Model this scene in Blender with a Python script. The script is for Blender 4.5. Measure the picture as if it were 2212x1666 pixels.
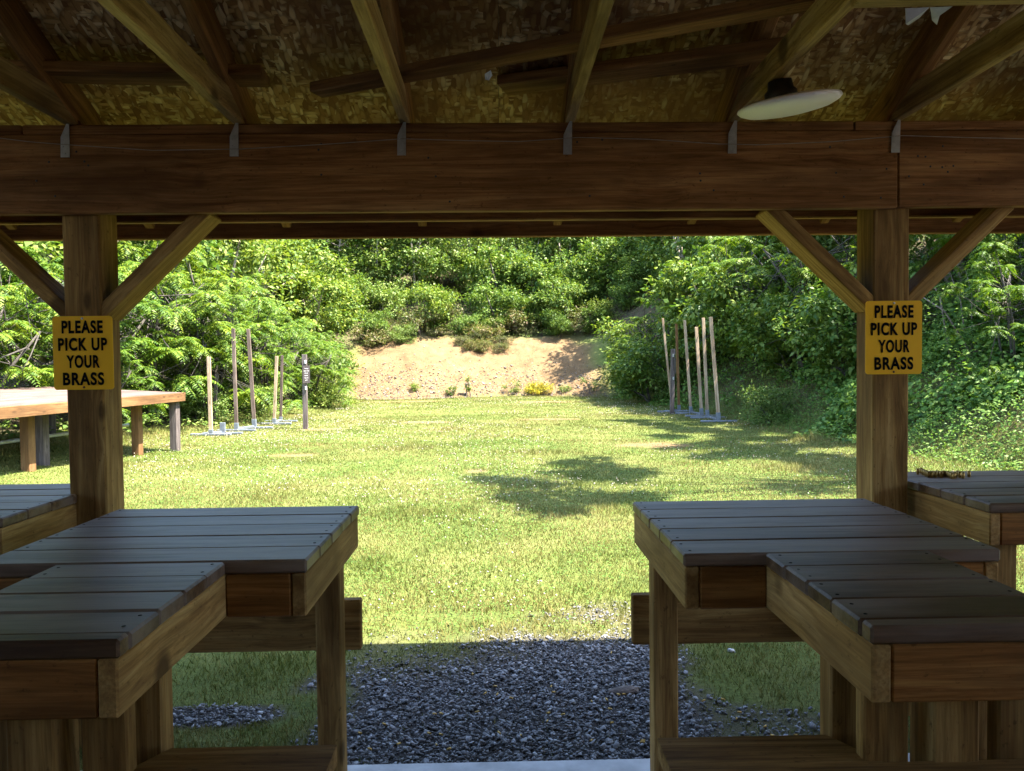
import bpy, math, random
import numpy as np
from mathutils import Vector, Matrix

# ------------------------------------------------------------------ clear
for o in list(bpy.data.objects):
    bpy.data.objects.remove(o)
S = bpy.context.scene
COL = S.collection
random.seed(7)
RNG = np.random.default_rng(7)

# ------------------------------------------------------------------ camera, sky, sun, exposure
CAMZ = 1.40
YAW, PITCH, ROLL, F = 0.0196, -0.0312, 0.0111, 1657.0      # F in pixels of a 2212 px wide picture
fw = Vector((math.sin(YAW)*math.cos(PITCH), math.cos(YAW)*math.cos(PITCH), math.sin(PITCH)))
rt = Vector((math.cos(YAW), -math.sin(YAW), 0)); up = rt.cross(fw)
cx = rt*math.cos(ROLL) - up*math.sin(ROLL); cy = rt*math.sin(ROLL) + up*math.cos(ROLL)
cam = bpy.data.objects.new('camera', bpy.data.cameras.new('camera')); COL.objects.link(cam)
cam.matrix_world = Matrix(((cx.x, cy.x, -fw.x, 0), (cx.y, cy.y, -fw.y, 0), (cx.z, cy.z, -fw.z, CAMZ), (0, 0, 0, 1)))
cam.data.sensor_width = 36; cam.data.lens = 36*F/2212
cam.data.clip_start = 0.05; cam.data.clip_end = 600
S.camera = cam

SUN_TO = Vector((0.50, -0.15, 1.0)).normalized()
SUN_EL = math.asin(SUN_TO.z); SUN_AZ = math.atan2(SUN_TO.x, SUN_TO.y)
W = bpy.data.worlds.new('World'); S.world = W; W.use_nodes = True
nt = W.node_tree; nt.nodes.clear()
sky = nt.nodes.new('ShaderNodeTexSky'); sky.sky_type = 'NISHITA'; sky.sun_disc = False
sky.sun_elevation = SUN_EL; sky.sun_rotation = SUN_AZ
bg = nt.nodes.new('ShaderNodeBackground'); bg.inputs['Strength'].default_value = 0.15
wo = nt.nodes.new('ShaderNodeOutputWorld')
nt.links.new(sky.outputs[0], bg.inputs[0]); nt.links.new(bg.outputs[0], wo.inputs[0])
sl = bpy.data.lights.new('sun', 'SUN'); sl.energy = 5.0; sl.angle = math.radians(0.5); sl.color = (1, 0.95, 0.86)
so = bpy.data.objects.new('sun', sl); COL.objects.link(so)
so.rotation_euler = SUN_TO.to_track_quat('Z', 'Y').to_euler()
S.view_settings.view_transform = 'Standard'; S.view_settings.look = 'None'
S.view_settings.gamma = 1; S.view_settings.exposure = 2.88
S.render.engine = 'CYCLES'
S.cycles.max_bounces = 10; S.cycles.diffuse_bounces = 6; S.cycles.glossy_bounces = 3
S.cycles.transmission_bounces = 4; S.cycles.transparent_max_bounces = 4
S.cycles.sample_clamp_indirect = 6.0
S.cycles.caustics_reflective = False; S.cycles.caustics_refractive = False

def ray(px, py):
    """direction of the line of sight through a point measured on the photograph (2212 px wide)"""
    return (fw*F + cx*(px-1106) - cy*(py-833)).normalized()
def on_z(px, py, z):
    d = ray(px, py); t = (z-CAMZ)/d.z
    return Vector((d.x*t, d.y*t, z))
def on_y(px, py, y):
    d = ray(px, py); t = y/d.y
    return Vector((d.x*t, y, CAMZ+d.z*t))

# ------------------------------------------------------------------ numpy noise
def vnoise(x, y, seed=0):
    x = np.asarray(x, float); y = np.asarray(y, float)
    xi = np.floor(x).astype(np.int64); yi = np.floor(y).astype(np.int64)
    fx = x-xi; fy = y-yi; fx = fx*fx*(3-2*fx); fy = fy*fy*(3-2*fy)
    def h(a, b):
        n = (a*374761393 + b*668265263 + seed*1274126177) & 0x7fffffff
        n = ((n ^ (n >> 13))*1274126177) & 0x7fffffff
        return ((n ^ (n >> 16)) & 0xffff)/65535.0
    return (h(xi, yi)*(1-fx)+h(xi+1, yi)*fx)*(1-fy)+(h(xi, yi+1)*(1-fx)+h(xi+1, yi+1)*fx)*fy
def fbm(x, y, seed=0, octs=4):
    s = 0; a = 0.5; t = 0
    for k in range(octs):
        s = s+a*vnoise(np.asarray(x)*2**k, np.asarray(y)*2**k, seed+k); t += a; a *= 0.5
    return s/t

# ------------------------------------------------------------------ tags
def tag(o, label=None, cat=None, group=None, kind=None):
    if label: o['label'] = label
    if cat: o['category'] = cat
    if group: o['group'] = group
    if kind: o['kind'] = kind
    return o
def empty(name, loc=(0, 0, 0), rz=0.0):
    o = bpy.data.objects.new(name, None); COL.objects.link(o)
    o.location = loc; o.rotation_euler = (0, 0, rz); o.empty_display_size = 0.1
    return o
def copy_tree(o, parent=None):
    c = o.copy(); COL.objects.link(c); c.parent = parent
    for ch in list(o.children):
        copy_tree(ch, c)
    return c

# ------------------------------------------------------------------ materials
def new_mat(name):
    m = bpy.data.materials.new(name); m.use_nodes = True
    n = m.node_tree.nodes; n.clear()
    out = n.new('ShaderNodeOutputMaterial'); p = n.new('ShaderNodeBsdfPrincipled')
    m.node_tree.links.new(p.outputs[0], out.inputs[0])
    return m, m.node_tree, p, out
def N(t, typ, **kw):
    n = t.nodes.new(typ)
    for k, v in kw.items():
        if k.startswith('i_'):
            n.inputs[k[2:].replace('_', ' ')].default_value = v
        else:
            setattr(n, k, v)
    return n
def ramp(t, fac, stops, interp='LINEAR'):
    r = t.nodes.new('ShaderNodeValToRGB'); r.color_ramp.interpolation = interp
    e = r.color_ramp.elements
    while len(e) > 1: e.remove(e[-1])
    for i, (p, c) in enumerate(stops):
        q = e[0] if i == 0 else e.new(p)
        q.position = p; q.color = (*c, 1) if len(c) == 3 else c
    t.links.new(fac, r.inputs[0]); return r.outputs[0]
def mixc(t, fac, a, b, mode='MIX'):
    m = t.nodes.new('ShaderNodeMix'); m.data_type = 'RGBA'; m.blend_type = mode
    for s, v in ((m.inputs[0], fac), (m.inputs[6], a), (m.inputs[7], b)):
        if isinstance(v, (int, float)): s.default_value = v
        elif isinstance(v, tuple): s.default_value = (*v, 1)
        else: t.links.new(v, s)
    return m.outputs[2]
def noise(t, vec, scale, detail=4, rough=0.6, dist=0.0):
    n = N(t, 'ShaderNodeTexNoise'); n.inputs['Scale'].default_value = scale
    n.inputs['Detail'].default_value = detail; n.inputs['Roughness'].default_value = rough
    n.inputs['Distortion'].default_value = dist
    if vec is not None: t.links.new(vec, n.inputs['Vector'])
    return n.outputs[0]
def mapping(t, vec, scale):
    m = N(t, 'ShaderNodeMapping'); m.inputs['Scale'].default_value = scale
    t.links.new(vec, m.inputs['Vector']); return m.outputs[0]
def bump(t, p, h, strength, dist):
    b = N(t, 'ShaderNodeBump'); b.inputs['Strength'].default_value = strength; b.inputs['Distance'].default_value = dist
    t.links.new(h, b.inputs['Height']); t.links.new(b.outputs[0], p.inputs['Normal'])

def wood(name, dark, mid, light, rough=0.75, knots=0.6, spec=0.3, stain=None, grey=None):
    """timber: grain runs along the first axis of the 'grain' attribute of the boards"""
    m, t, p, _ = new_mat(name)
    a = N(t, 'ShaderNodeAttribute', attribute_name='grain'); v = a.outputs['Vector']
    vo = N(t, 'ShaderNodeTexVoronoi'); vo.inputs['Scale'].default_value = 1.0
    t.links.new(mapping(t, v, (3.2, 8, 3)), vo.inputs['Vector'])
    kd = vo.outputs['Distance']
    warp = N(t, 'ShaderNodeVectorMath', operation='MULTIPLY_ADD')
    kn = ramp(t, kd, [(0.0, (1, 1, 1)), (0.45, (0, 0, 0))])
    t.links.new(kn, warp.inputs[0]); warp.inputs[1].default_value = (0, 0.014, 0.014); t.links.new(v, warp.inputs[2])
    vw = warp.outputs[0]
    g1 = noise(t, mapping(t, vw, (0.9, 19, 19)), 1.0, 7, 0.7, 1.0)
    g2 = noise(t, mapping(t, vw, (5, 120, 120)), 1.0, 4, 0.65)
    c = ramp(t, g1, [(0.34, dark), (0.48, mid), (0.62, light)])
    c = mixc(t, 0.55, c, ramp(t, g2, [(0.34, (0.30, 0.28, 0.26)), (0.6, (1, 1, 1))]), 'MULTIPLY')
    k = ramp(t, kd, [(0.09, (1, 1, 1)), (0.16, (0, 0, 0))])
    kk = N(t, 'ShaderNodeMath', operation='MULTIPLY'); kk.inputs[1].default_value = knots
    t.links.new(k, kk.inputs[0])
    c = mixc(t, kk.outputs[0], c, tuple(0.3*x for x in dark))
    big = noise(t, mapping(t, v, (1.1, 4, 4)), 1.0, 4, 0.65)
    c = mixc(t, ramp(t, big, [(0.33, (0.75, 0.75, 0.75)), (0.56, (0, 0, 0))]), c, stain or tuple(0.5*x for x in dark))
    spk = noise(t, mapping(t, v, (38, 60, 60)), 1.0, 3, 0.7)
    c = mixc(t, ramp(t, spk, [(0.62, (0, 0, 0)), (0.72, (0.6, 0.6, 0.6))]), c, tuple(0.35*x for x in dark))
    if grey:
        c = mixc(t, ramp(t, noise(t, mapping(t, v, (0.9, 4, 4)), 1.7, 4), [(0.42, (0, 0, 0)), (0.6, (0.7, 0.7, 0.7))]), c, grey)
    t.links.new(c, p.inputs['Base Color'])
    p.inputs['Roughness'].default_value = rough; p.inputs['Specular IOR Level'].default_value = spec
    bump(t, p, g2, 0.25, 0.002)
    return m

def plain(name, col, rough=0.5, metal=0.0, var=0.15, scale=30, spec=0.5):
    m, t, p, _ = new_mat(name)
    tc = N(t, 'ShaderNodeTexCoord')
    n = noise(t, tc.outputs['Object'], scale, 4)
    lo = tuple(max(0, x*(1-var*2)) for x in col); hi = tuple(min(1, x*(1+var)) for x in col)
    t.links.new(ramp(t, n, [(0.3, lo), (0.7, hi)]), p.inputs['Base Color'])
    p.inputs['Roughness'].default_value = rough; p.inputs['Metallic'].default_value = metal
    p.inputs['Specular IOR Level'].default_value = spec
    return m

def leaf(name, cols, trans=0.4, rough=0.5, spec=0.18):
    m, t, p, out = new_mat(name)
    g = N(t, 'ShaderNodeNewGeometry'); oi = N(t, 'ShaderNodeObjectInfo')
    n = len(cols)
    c = ramp(t, g.outputs['Random Per Island'], [(0.05+0.9*i/(n-1), cols[i]) for i in range(n)])
    tint = ramp(t, oi.outputs['Random'], [(0.0, (0.80, 0.86, 0.80)), (0.5, (1, 1, 1)), (1.0, (1.16, 1.06, 0.85))])
    c = mixc(t, 1.0, c, tint, 'MULTIPLY')
    t.links.new(c, p.inputs['Base Color'])
    p.inputs['Roughness'].default_value = rough; p.inputs['Specular IOR Level'].default_value = spec
    tr = N(t, 'ShaderNodeBsdfTranslucent')
    t.links.new(mixc(t, 1.0, c, (1.25, 1.3, 0.55), 'MULTIPLY'), tr.inputs['Color'])
    mx = N(t, 'ShaderNodeMixShader'); mx.inputs[0].default_value = trans
    t.links.new(p.outputs[0], mx.inputs[1]); t.links.new(tr.outputs[0], mx.inputs[2])
    t.links.new(mx.outputs[0], out.inputs[0])
    return m

M = {}
M['beam'] = wood('brown_beam_timber', (0.15, 0.060, 0.017), (0.285, 0.132, 0.043), (0.40, 0.21, 0.08), rough=0.8, knots=0.9, spec=0.15)
M['truss'] = wood('truss_timber', (0.20, 0.112, 0.035), (0.37, 0.235, 0.08), (0.50, 0.34, 0.13), rough=0.8, knots=0.8, spec=0.15)
M['chord'] = wood('brown_chord_timber', (0.15, 0.064, 0.017), (0.27, 0.125, 0.036), (0.38, 0.195, 0.065), rough=0.8, knots=0.7, spec=0.15)
M['post'] = wood('post_timber', (0.17, 0.086, 0.024), (0.32, 0.18, 0.055), (0.45, 0.28, 0.10), rough=0.8, knots=0.8, spec=0.15)
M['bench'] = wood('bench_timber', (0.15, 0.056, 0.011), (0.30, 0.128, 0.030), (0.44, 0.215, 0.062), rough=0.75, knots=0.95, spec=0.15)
M['side'] = wood('sidelit_bench_timber', (0.25, 0.13, 0.040), (0.42, 0.245, 0.080), (0.54, 0.345, 0.13), rough=0.75, knots=0.95, spec=0.15)  # paler copy of the bench timber: light on the side faces put into the colour
M['top'] = wood('weathered_bench_top', (0.070, 0.033, 0.013), (0.130, 0.070, 0.033), (0.20, 0.125, 0.072), rough=0.47, knots=0.6, spec=0.27, grey=(0.20, 0.15, 0.12))
M['ply'] = wood('weathered_plywood', (0.10, 0.060, 0.046), (0.135, 0.088, 0.07), (0.17, 0.118, 0.096), rough=0.9, knots=0.2)
M['orange'] = wood('orange_treated_timber', (0.13, 0.060, 0.020), (0.19, 0.095, 0.034), (0.24, 0.13, 0.05), rough=0.8, knots=0.7)
M['grey'] = wood('grey_weathered_timber', (0.075, 0.056, 0.05), (0.125, 0.10, 0.09), (0.19, 0.155, 0.14), rough=0.9, knots=0.5)
M['fresh'] = wood('pale_stake_timber', (0.30, 0.20, 0.12), (0.42, 0.30, 0.19), (0.50, 0.37, 0.25), rough=0.85, knots=0.6)
M['stake'] = wood('worn_stake_timber', (0.09, 0.06, 0.046), (0.16, 0.115, 0.09), (0.24, 0.175, 0.14), rough=0.9, knots=0.9)
M['galv'] = plain('galvanised_steel', (0.46, 0.47, 0.47), 0.5, 0.6, 0.12, 40)
M['steel'] = plain('grey_painted_steel', (0.17, 0.19, 0.215), 0.55, 0.3, 0.15, 20)
M['yellow'] = plain('yellow_sign_paint', (0.80, 0.42, 0.008), 0.6, 0, 0.04, 6, 0.2)
M['black'] = plain('black_lettering', (0.006, 0.006, 0.006), 0.9, 0, 0.05, 10, 0.03)
M['darksign'] = plain('dark_sign_board', (0.035, 0.028, 0.028), 0.6, 0, 0.1, 10)
M['white'] = plain('white_lettering', (0.75, 0.75, 0.75), 0.6, 0, 0.02, 10)
M['brass'] = plain('brass', (0.40, 0.26, 0.08), 0.42, 0.85, 0.12, 60)
M['diffuser'] = plain('white_lamp_diffuser', (0.85, 0.80, 0.77), 0.45, 0, 0.03, 5)
M['darkplastic'] = plain('dark_lamp_base', (0.02, 0.018, 0.016), 0.5)
M['scrap'] = plain('torn_white_sheet', (0.55, 0.54, 0.52), 0.8, 0, 0.15, 12)
M['wire'] = plain('grey_wire', (0.30, 0.26, 0.20), 0.6)
M['stem'] = plain('dark_shrub_stem', (0.055, 0.045, 0.034), 0.9, 0, 0.3, 14)
M['bark'] = plain('bark', (0.17, 0.13, 0.10), 0.9, 0, 0.35, 14)
M['barkpale'] = plain('pale_bark', (0.33, 0.27, 0.21), 0.9, 0, 0.3, 14)
M['concrete'] = plain('concrete', (0.52, 0.52, 0.52), 0.85, 0, 0.14, 9)
M['shingle'] = plain('roof_shingle', (0.07, 0.065, 0.06), 0.9, 0, 0.2, 20)
M['stone'] = plain('gravel_rock', (0.11, 0.085, 0.07), 0.85, 0, 0.3, 25)
M['sumac'] = leaf('sumac_leaf', [(0.036, 0.080, 0.010), (0.064, 0.124, 0.014), (0.104, 0.164, 0.018), (0.145, 0.195, 0.025)], 0.36)
M['broad'] = leaf('broad_leaf', [(0.040, 0.086, 0.016), (0.074, 0.132, 0.022), (0.120, 0.178, 0.030), (0.18, 0.225, 0.05)], 0.32)
M['light'] = leaf('pale_leaf', [(0.055, 0.105, 0.018), (0.092, 0.15, 0.026), (0.13, 0.185, 0.036), (0.20, 0.235, 0.075)], 0.3)
M['vine'] = leaf('vine_leaf', [(0.040, 0.10, 0.016), (0.085, 0.165, 0.026), (0.13, 0.215, 0.036), (0.18, 0.26, 0.055)], 0.34)
M['brush'] = leaf('dry_brush', [(0.055, 0.085, 0.018), (0.085, 0.105, 0.028), (0.135, 0.10, 0.055), (0.10, 0.145, 0.03), (0.17, 0.125, 0.085)], 0.25)
M['flower'] = leaf('yellow_flower', [(0.06, 0.11, 0.02), (0.50, 0.33, 0.01), (0.09, 0.14, 0.025), (0.55, 0.40, 0.015)], 0.2)

def osb_mat():
    m, t, p, _ = new_mat('strand_board')
    a = N(t, 'ShaderNodeAttribute', attribute_name='grain'); v = a.outputs['Vector']
    dn = N(t, 'ShaderNodeTexNoise'); dn.inputs['Scale'].default_value = 5
    t.links.new(v, dn.inputs['Vector'])
    v2 = mixc(t, 0.02, v, dn.outputs['Color'], 'ADD')
    outs = []; gs = []
    for q, sc in enumerate(((20, 62, 1), (60, 19, 1), (32, 38, 1))):
        vo = N(t, 'ShaderNodeTexVoronoi'); vo.inputs['Scale'].default_value = 1.0; vo.inputs['Randomness'].default_value = 1.0
        mp = N(t, 'ShaderNodeMapping'); mp.inputs['Scale'].default_value = sc; mp.inputs['Rotation'].default_value = (0, 0, (0.35, -0.3, 0.8)[q])
        t.links.new(v2, mp.inputs['Vector']); t.links.new(mp.outputs[0], vo.inputs['Vector'])
        sc_ = N(t, 'ShaderNodeSeparateColor'); t.links.new(vo.outputs['Color'], sc_.inputs[0])
        cc = ramp(t, sc_.outputs[0], [(0.05, (0.22, 0.10, 0.032)), (0.35, (0.46, 0.255, 0.085)), (0.7, (0.64, 0.41, 0.165)), (0.95, (0.82, 0.62, 0.31))])
        outs.append(mixc(t, ramp(t, vo.outputs['Distance'], [(0.45, (0, 0, 0)), (0.75, (0.7, 0.7, 0.7))]), cc, (0.16, 0.075, 0.025))); gs.append(sc_.outputs[1])
    c = mixc(t, ramp(t, gs[0], [(0.52, (0, 0, 0)), (0.54, (1, 1, 1))]), mixc(t, ramp(t, gs[1], [(0.45, (0, 0, 0)), (0.47, (1, 1, 1))]), outs[2], outs[1]), outs[0])
    st = noise(t, v, 1.15, 5, 0.7)
    c = mixc(t, ramp(t, st, [(0.40, (0.8, 0.8, 0.8)), (0.54, (0, 0, 0))]), c, (0.21, 0.092, 0.032))
    t.links.new(c, p.inputs['Base Color']); p.inputs['Roughness'].default_value = 0.8
    p.inputs['Specular IOR Level'].default_value = 0.2
    return m
M['osb'] = osb_mat()

# ------------------------------------------------------------------ mesh builder for timber and small parts
class MB:
    def __init__(s): s.v = []; s.f = []; s.g = []; s.smooth = []; s.mi = []; s.cur = 0
    def add(s, vs, fs, gs=None, smooth=False):
        b = len(s.v); s.v += [tuple(x) for x in vs]
        s.g += [tuple(x) for x in (gs if gs is not None else vs)]
        s.f += [tuple(b+i for i in f) for f in fs]; s.smooth += [smooth]*len(fs); s.mi += [s.cur]*len(fs)
        return s
    def board(s, p0, p1, side, w, th, ch=0.004, off=None):
        """chamfered timber from p0 to p1 (centre line); w along 'side', th across"""
        p0 = Vector(p0); p1 = Vector(p1); L = (p1-p0).length
        a = (p1-p0).normalized(); b = Vector(side); b = (b-a*b.dot(a)).normalized(); c = a.cross(b)
        hx, hy, hz = L/2, w/2, th/2; ctr = (p0+p1)/2; ch = min(ch, hx*.4, hy*.4, hz*.4)
        off = off or (random.uniform(0, 50), random.uniform(0, 50), random.uniform(0, 50))
        vs = []; gs = []; idx = {}
        for sx in (-1, 1):
            for sy in (-1, 1):
                for sz in (-1, 1):
                    for k in range(3):
                        q = [sx*(hx-(ch if k != 0 else 0)), sy*(hy-(ch if k != 1 else 0)), sz*(hz-(ch if k != 2 else 0))]
                        idx[(sx, sy, sz, k)] = len(vs)
                        vs.append(ctr+a*q[0]+b*q[1]+c*q[2]); gs.append((q[0]+off[0], q[1]+off[1], q[2]+off[2]))
        I = idx; fs = []
        for sg in (-1, 1):
            fs.append([I[(sg, -1, -1, 0)], I[(sg, 1, -1, 0)], I[(sg, 1, 1, 0)], I[(sg, -1, 1, 0)]])
            fs.append([I[(-1, sg, -1, 1)], I[(1, sg, -1, 1)], I[(1, sg, 1, 1)], I[(-1, sg, 1, 1)]])
            fs.append([I[(-1, -1, sg, 2)], I[(1, -1, sg, 2)], I[(1, 1, sg, 2)], I[(-1, 1, sg, 2)]])
        for s1 in (-1, 1):
            for s2 in (-1, 1):
                fs.append([I[(-1, s1, s2, 1)], I[(1, s1, s2, 1)], I[(1, s1, s2, 2)], I[(-1, s1, s2, 2)]])
                fs.append([I[(s1, -1, s2, 0)], I[(s1, 1, s2, 0)], I[(s1, 1, s2, 2)], I[(s1, -1, s2, 2)]])
                fs.append([I[(s1, s2, -1, 0)], I[(s1, s2, 1, 0)], I[(s1, s2, 1, 1)], I[(s1, s2, -1, 1)]])
                for s3 in (-1, 1):
                    fs.append([I[(s1, s2, s3, 0)], I[(s1, s2, s3, 1)], I[(s1, s2, s3, 2)]])
        # orient outward
        out = []
        for f in fs:
            n = (vs[f[1]]-vs[f[0]]).cross(vs[f[2]]-vs[f[0]])
            cen = sum((vs[i] for i in f), Vector())/len(f)
            out.append(f if n.dot(cen-ctr) > 0 else f[::-1])
        return s.add(vs, out, gs)
    def box(s, x0, x1, y0, y1, z0, z1, axis=0, ch=0.004):
        c = ((x0+x1)/2, (y0+y1)/2, (z0+z1)/2)
        if axis == 0: return s.board((x0, c[1], c[2]), (x1, c[1], c[2]), (0, 1, 0), y1-y0, z1-z0, ch)
        if axis == 1: return s.board((c[0], y0, c[2]), (c[0], y1, c[2]), (1, 0, 0), x1-x0, z1-z0, ch)
        return s.board((c[0], c[1], z0), (c[0], c[1], z1), (1, 0, 0), x1-x0, y1-y0, ch)
    def prism(s, pts, z0, z1, ch=0):
        n = len(pts); vs = [(x, y, z0) for x, y in pts]+[(x, y, z1) for x, y in pts]
        fs = [list(range(n))[::-1], list(range(n, 2*n))]+[[i, (i+1) % n, n+(i+1) % n, n+i] for i in range(n)]
        return s.add(vs, fs)
    def tube(s, pts, rad, n=8, caps=True):
        pts = [Vector(p) for p in pts]; r = rad if isinstance(rad, (list, tuple)) else [rad]*len(pts)
        vs = []; fs = []; gs = []; L = 0
        for i, p in enumerate(pts):
            d = (pts[min(i+1, len(pts)-1)]-pts[max(i-1, 0)]).normalized()
            u = d.orthogonal().normalized() if i == 0 else (u-d*u.dot(d)).normalized()
            w = d.cross(u)
            if i: L += (p-pts[i-1]).length
            for k in range(n):
                a = 2*math.pi*k/n
                vs.append(p+(u*math.cos(a)+w*math.sin(a))*r[i]); gs.append((L, a*r[i], 0))
        for i in range(len(pts)-1):
            for k in range(n):
                fs.append([i*n+k, i*n+(k+1) % n, (i+1)*n+(k+1) % n, (i+1)*n+k])
        if caps: fs += [list(range(n))[::-1], [(len(pts)-1)*n+k for k in range(n)]]
        return s.add(vs, fs, gs, True)
    def lathe(s, prof, n=32, ctr=(0, 0, 0)):
        vs = []; fs = []
        for r, z in prof:
            for k in range(n):
                a = 2*math.pi*k/n; vs.append((ctr[0]+r*math.cos(a), ctr[1]+r*math.sin(a), ctr[2]+z))
        for i in range(len(prof)-1):
            for k in range(n):
                fs.append([i*n+k, i*n+(k+1) % n, (i+1)*n+(k+1) % n, (i+1)*n+k])
        fs += [list(range(n))[::-1], [(len(prof)-1)*n+k for k in range(n)]]
        return s.add(vs, fs, None, True)
    def build(s, name, mat, parent=None):
        me = bpy.data.meshes.new(name); me.from_pydata(s.v, [], s.f)
        me.polygons.foreach_set('use_smooth', s.smooth)
        at = me.attributes.new('grain', 'FLOAT_VECTOR', 'POINT')
        at.data.foreach_set('vector', np.array(s.g, dtype=np.float32).ravel())
        for m_ in (mat if isinstance(mat, (list, tuple)) else [mat]): me.materials.append(m_)
        if any(s.mi): me.polygons.foreach_set('material_index', s.mi)
        me.update()
        o = bpy.data.objects.new(name, me); COL.objects.link(o); o.parent = parent
        return o

def np_mesh(name, V, Fs, mat, k, parent=None, link=True):
    """mesh from arrays: V (n,3), Fs (m,k)"""
    me = bpy.data.meshes.new(name); m = len(Fs)
    me.vertices.add(len(V)); me.vertices.foreach_set('co', np.asarray(V, np.float32).ravel())
    me.loops.add(m*k); me.loops.foreach_set('vertex_index', np.asarray(Fs, np.int32).ravel())
    me.polygons.add(m); me.polygons.foreach_set('loop_start', np.arange(0, m*k, k, dtype=np.int32))
    me.update(calc_edges=True); me.materials.append(mat)
    o = bpy.data.objects.new(name, me)
    if link: COL.objects.link(o)
    o.parent = parent
    return o

# ------------------------------------------------------------------ terrain
GZ = -0.05
def smooth(a, b, x):
    t = np.clip((x-a)/(b-a), 0, 1); return t*t*(3-2*t)
def edge_l(y): return np.interp(y, [0, 8, 11, 13, 16, 19, 24, 28, 33], [-9.5, -8.2, -7.4, -6.9, -6.4, -5.6, -5.4, -5.5, -5.4])
def edge_s(y): return np.interp(y, [0, 8, 11, 13, 16, 19, 24, 28, 33], [-5.6, -5.4, -5.5, -5.9, -6.4, -5.6, -5.4, -5.5, -5.4])
def edge_r(y): return np.interp(y, [0, 8, 11, 14, 18, 22, 27, 33], [6.6, 6.2, 5.9, 5.8, 5.7, 5.3, 4.7, 4.3])
def foot(x): return 31.4+0.5*np.sin(x*0.7+0.8)-0.02*x*x*0.6
def hz(x, y):
    x = np.asarray(x, float); y = np.asarray(y, float)
    z = np.full(np.broadcast(x, y).shape, GZ)
    dy = y-foot(x)
    bank = np.where(dy < 0, 0, np.where(dy < 5.0, 3.0*smooth(-1.8, 5.6, dy)-3.0*smooth(-1.8, 5.6, 0), 0))
    b5 = 3.0*smooth(-1.8, 5.6, 5.0)-3.0*smooth(-1.8, 5.6, 0)
    bank = np.where(dy >= 5.0, b5+(dy-5.0)*0.36, bank)
    bank = np.minimum(bank, 13)
    z = z+np.maximum(bank, 0)
    dr = np.maximum(x-edge_r(y), 0)
    z = z+np.minimum(0.62*dr*smooth(0, 1.5, dr), 6)*smooth(2, 6, y)
    dl = np.maximum(edge_s(y)-x, 0)
    z = z+np.minimum(0.14*dl, 2.0)*smooth(4, 9, y)
    dl = np.maximum(edge_l(y)-x, 0)
    rough = smooth(0.2, 1.5, dy)*0.5+smooth(0.2, 2, dr)*0.3+smooth(0, 2, dl)*0.3
    z = z+(fbm(x*0.9, y*0.9, 3)-0.5)*rough*0.8+(fbm(x*3.1, y*3.1, 9)-0.5)*rough*0.34
    z = z+(fbm(x*0.25, y*0.25, 5)-0.5)*0.10*smooth(5, 9, y)
    return z
def dirt_mask(x, y):
    dy = y-foot(x)+(fbm(x*0.8, y*0.8, 21)-0.5)*1.2
    m = smooth(-0.5, 0.2, dy)*(1-smooth(4.3, 5.6, dy+(fbm(x*1.1, y*1.1, 33)-0.5)*1.6))
    m = m*smooth(-6.9, -5.9, x+(fbm(x*0.9, y*0.9, 5)-0.5)*1.4)*(1-smooth(3.5, 4.6, x+(fbm(x*0.9, y*0.9, 15)-0.5)*1.6))
    return m
PATCH = [(920, 912, 0.75, 0.5), (1192, 905, 0.85, 0.35), (1420, 963, 0.75, 0.45), (628, 986, 0.50, 0.22), (1030, 1022, 0.22, 0.16), (690, 925, 0.75, 0.25), (1170, 868, 1.1, 0.8), (880, 868, 1.6, 0.6)]
PATCH = [(*on_z(px, py, GZ).xy, a, b) for px, py, a, b in PATCH]
def bare(x, y):
    m = np.zeros(np.shape(x))
    for (a, b, rx, ry) in PATCH:
        q = ((x-a)/rx)**2+((y-b)/ry)**2
        m = np.maximum(m, 1-smooth(0.45, 1.2, q+(fbm(x*5, y*5, 2)-0.5)*0.9))
    return m
def gravel_mask(x, y):
    n = (fbm(x*2.2, y*2.2, 41)-0.5)
    m = smooth(-0.90, -0.60, x-0.05*(y-2.7)+n*0.5)*(1-smooth(0.66, 0.96, x-0.10*(y-3.3)+n*0.5))*(1-smooth(3.60, 4.45, y-0.35*x+n*1.1))
    m = np.maximum(m, (1-smooth(0.7, 1.2, ((x+1.25)/0.32)**2+((y-3.14)/0.10)**2+n)))
    m = np.maximum(m, (1-smooth(0.6, 1.4, ((x-0.95)/0.55)**2+((y-2.85)/0.30)**2+n*1.6))*.5)
    m = np.maximum(m, (1-smooth(0.4, 1.3, ((x+.80-(y-3.52)*.35)/0.07)**2+((y-3.52)/0.16)**2+n*1.4))*.6)
    return m*smooth(2.3, 2.5, y)

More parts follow.
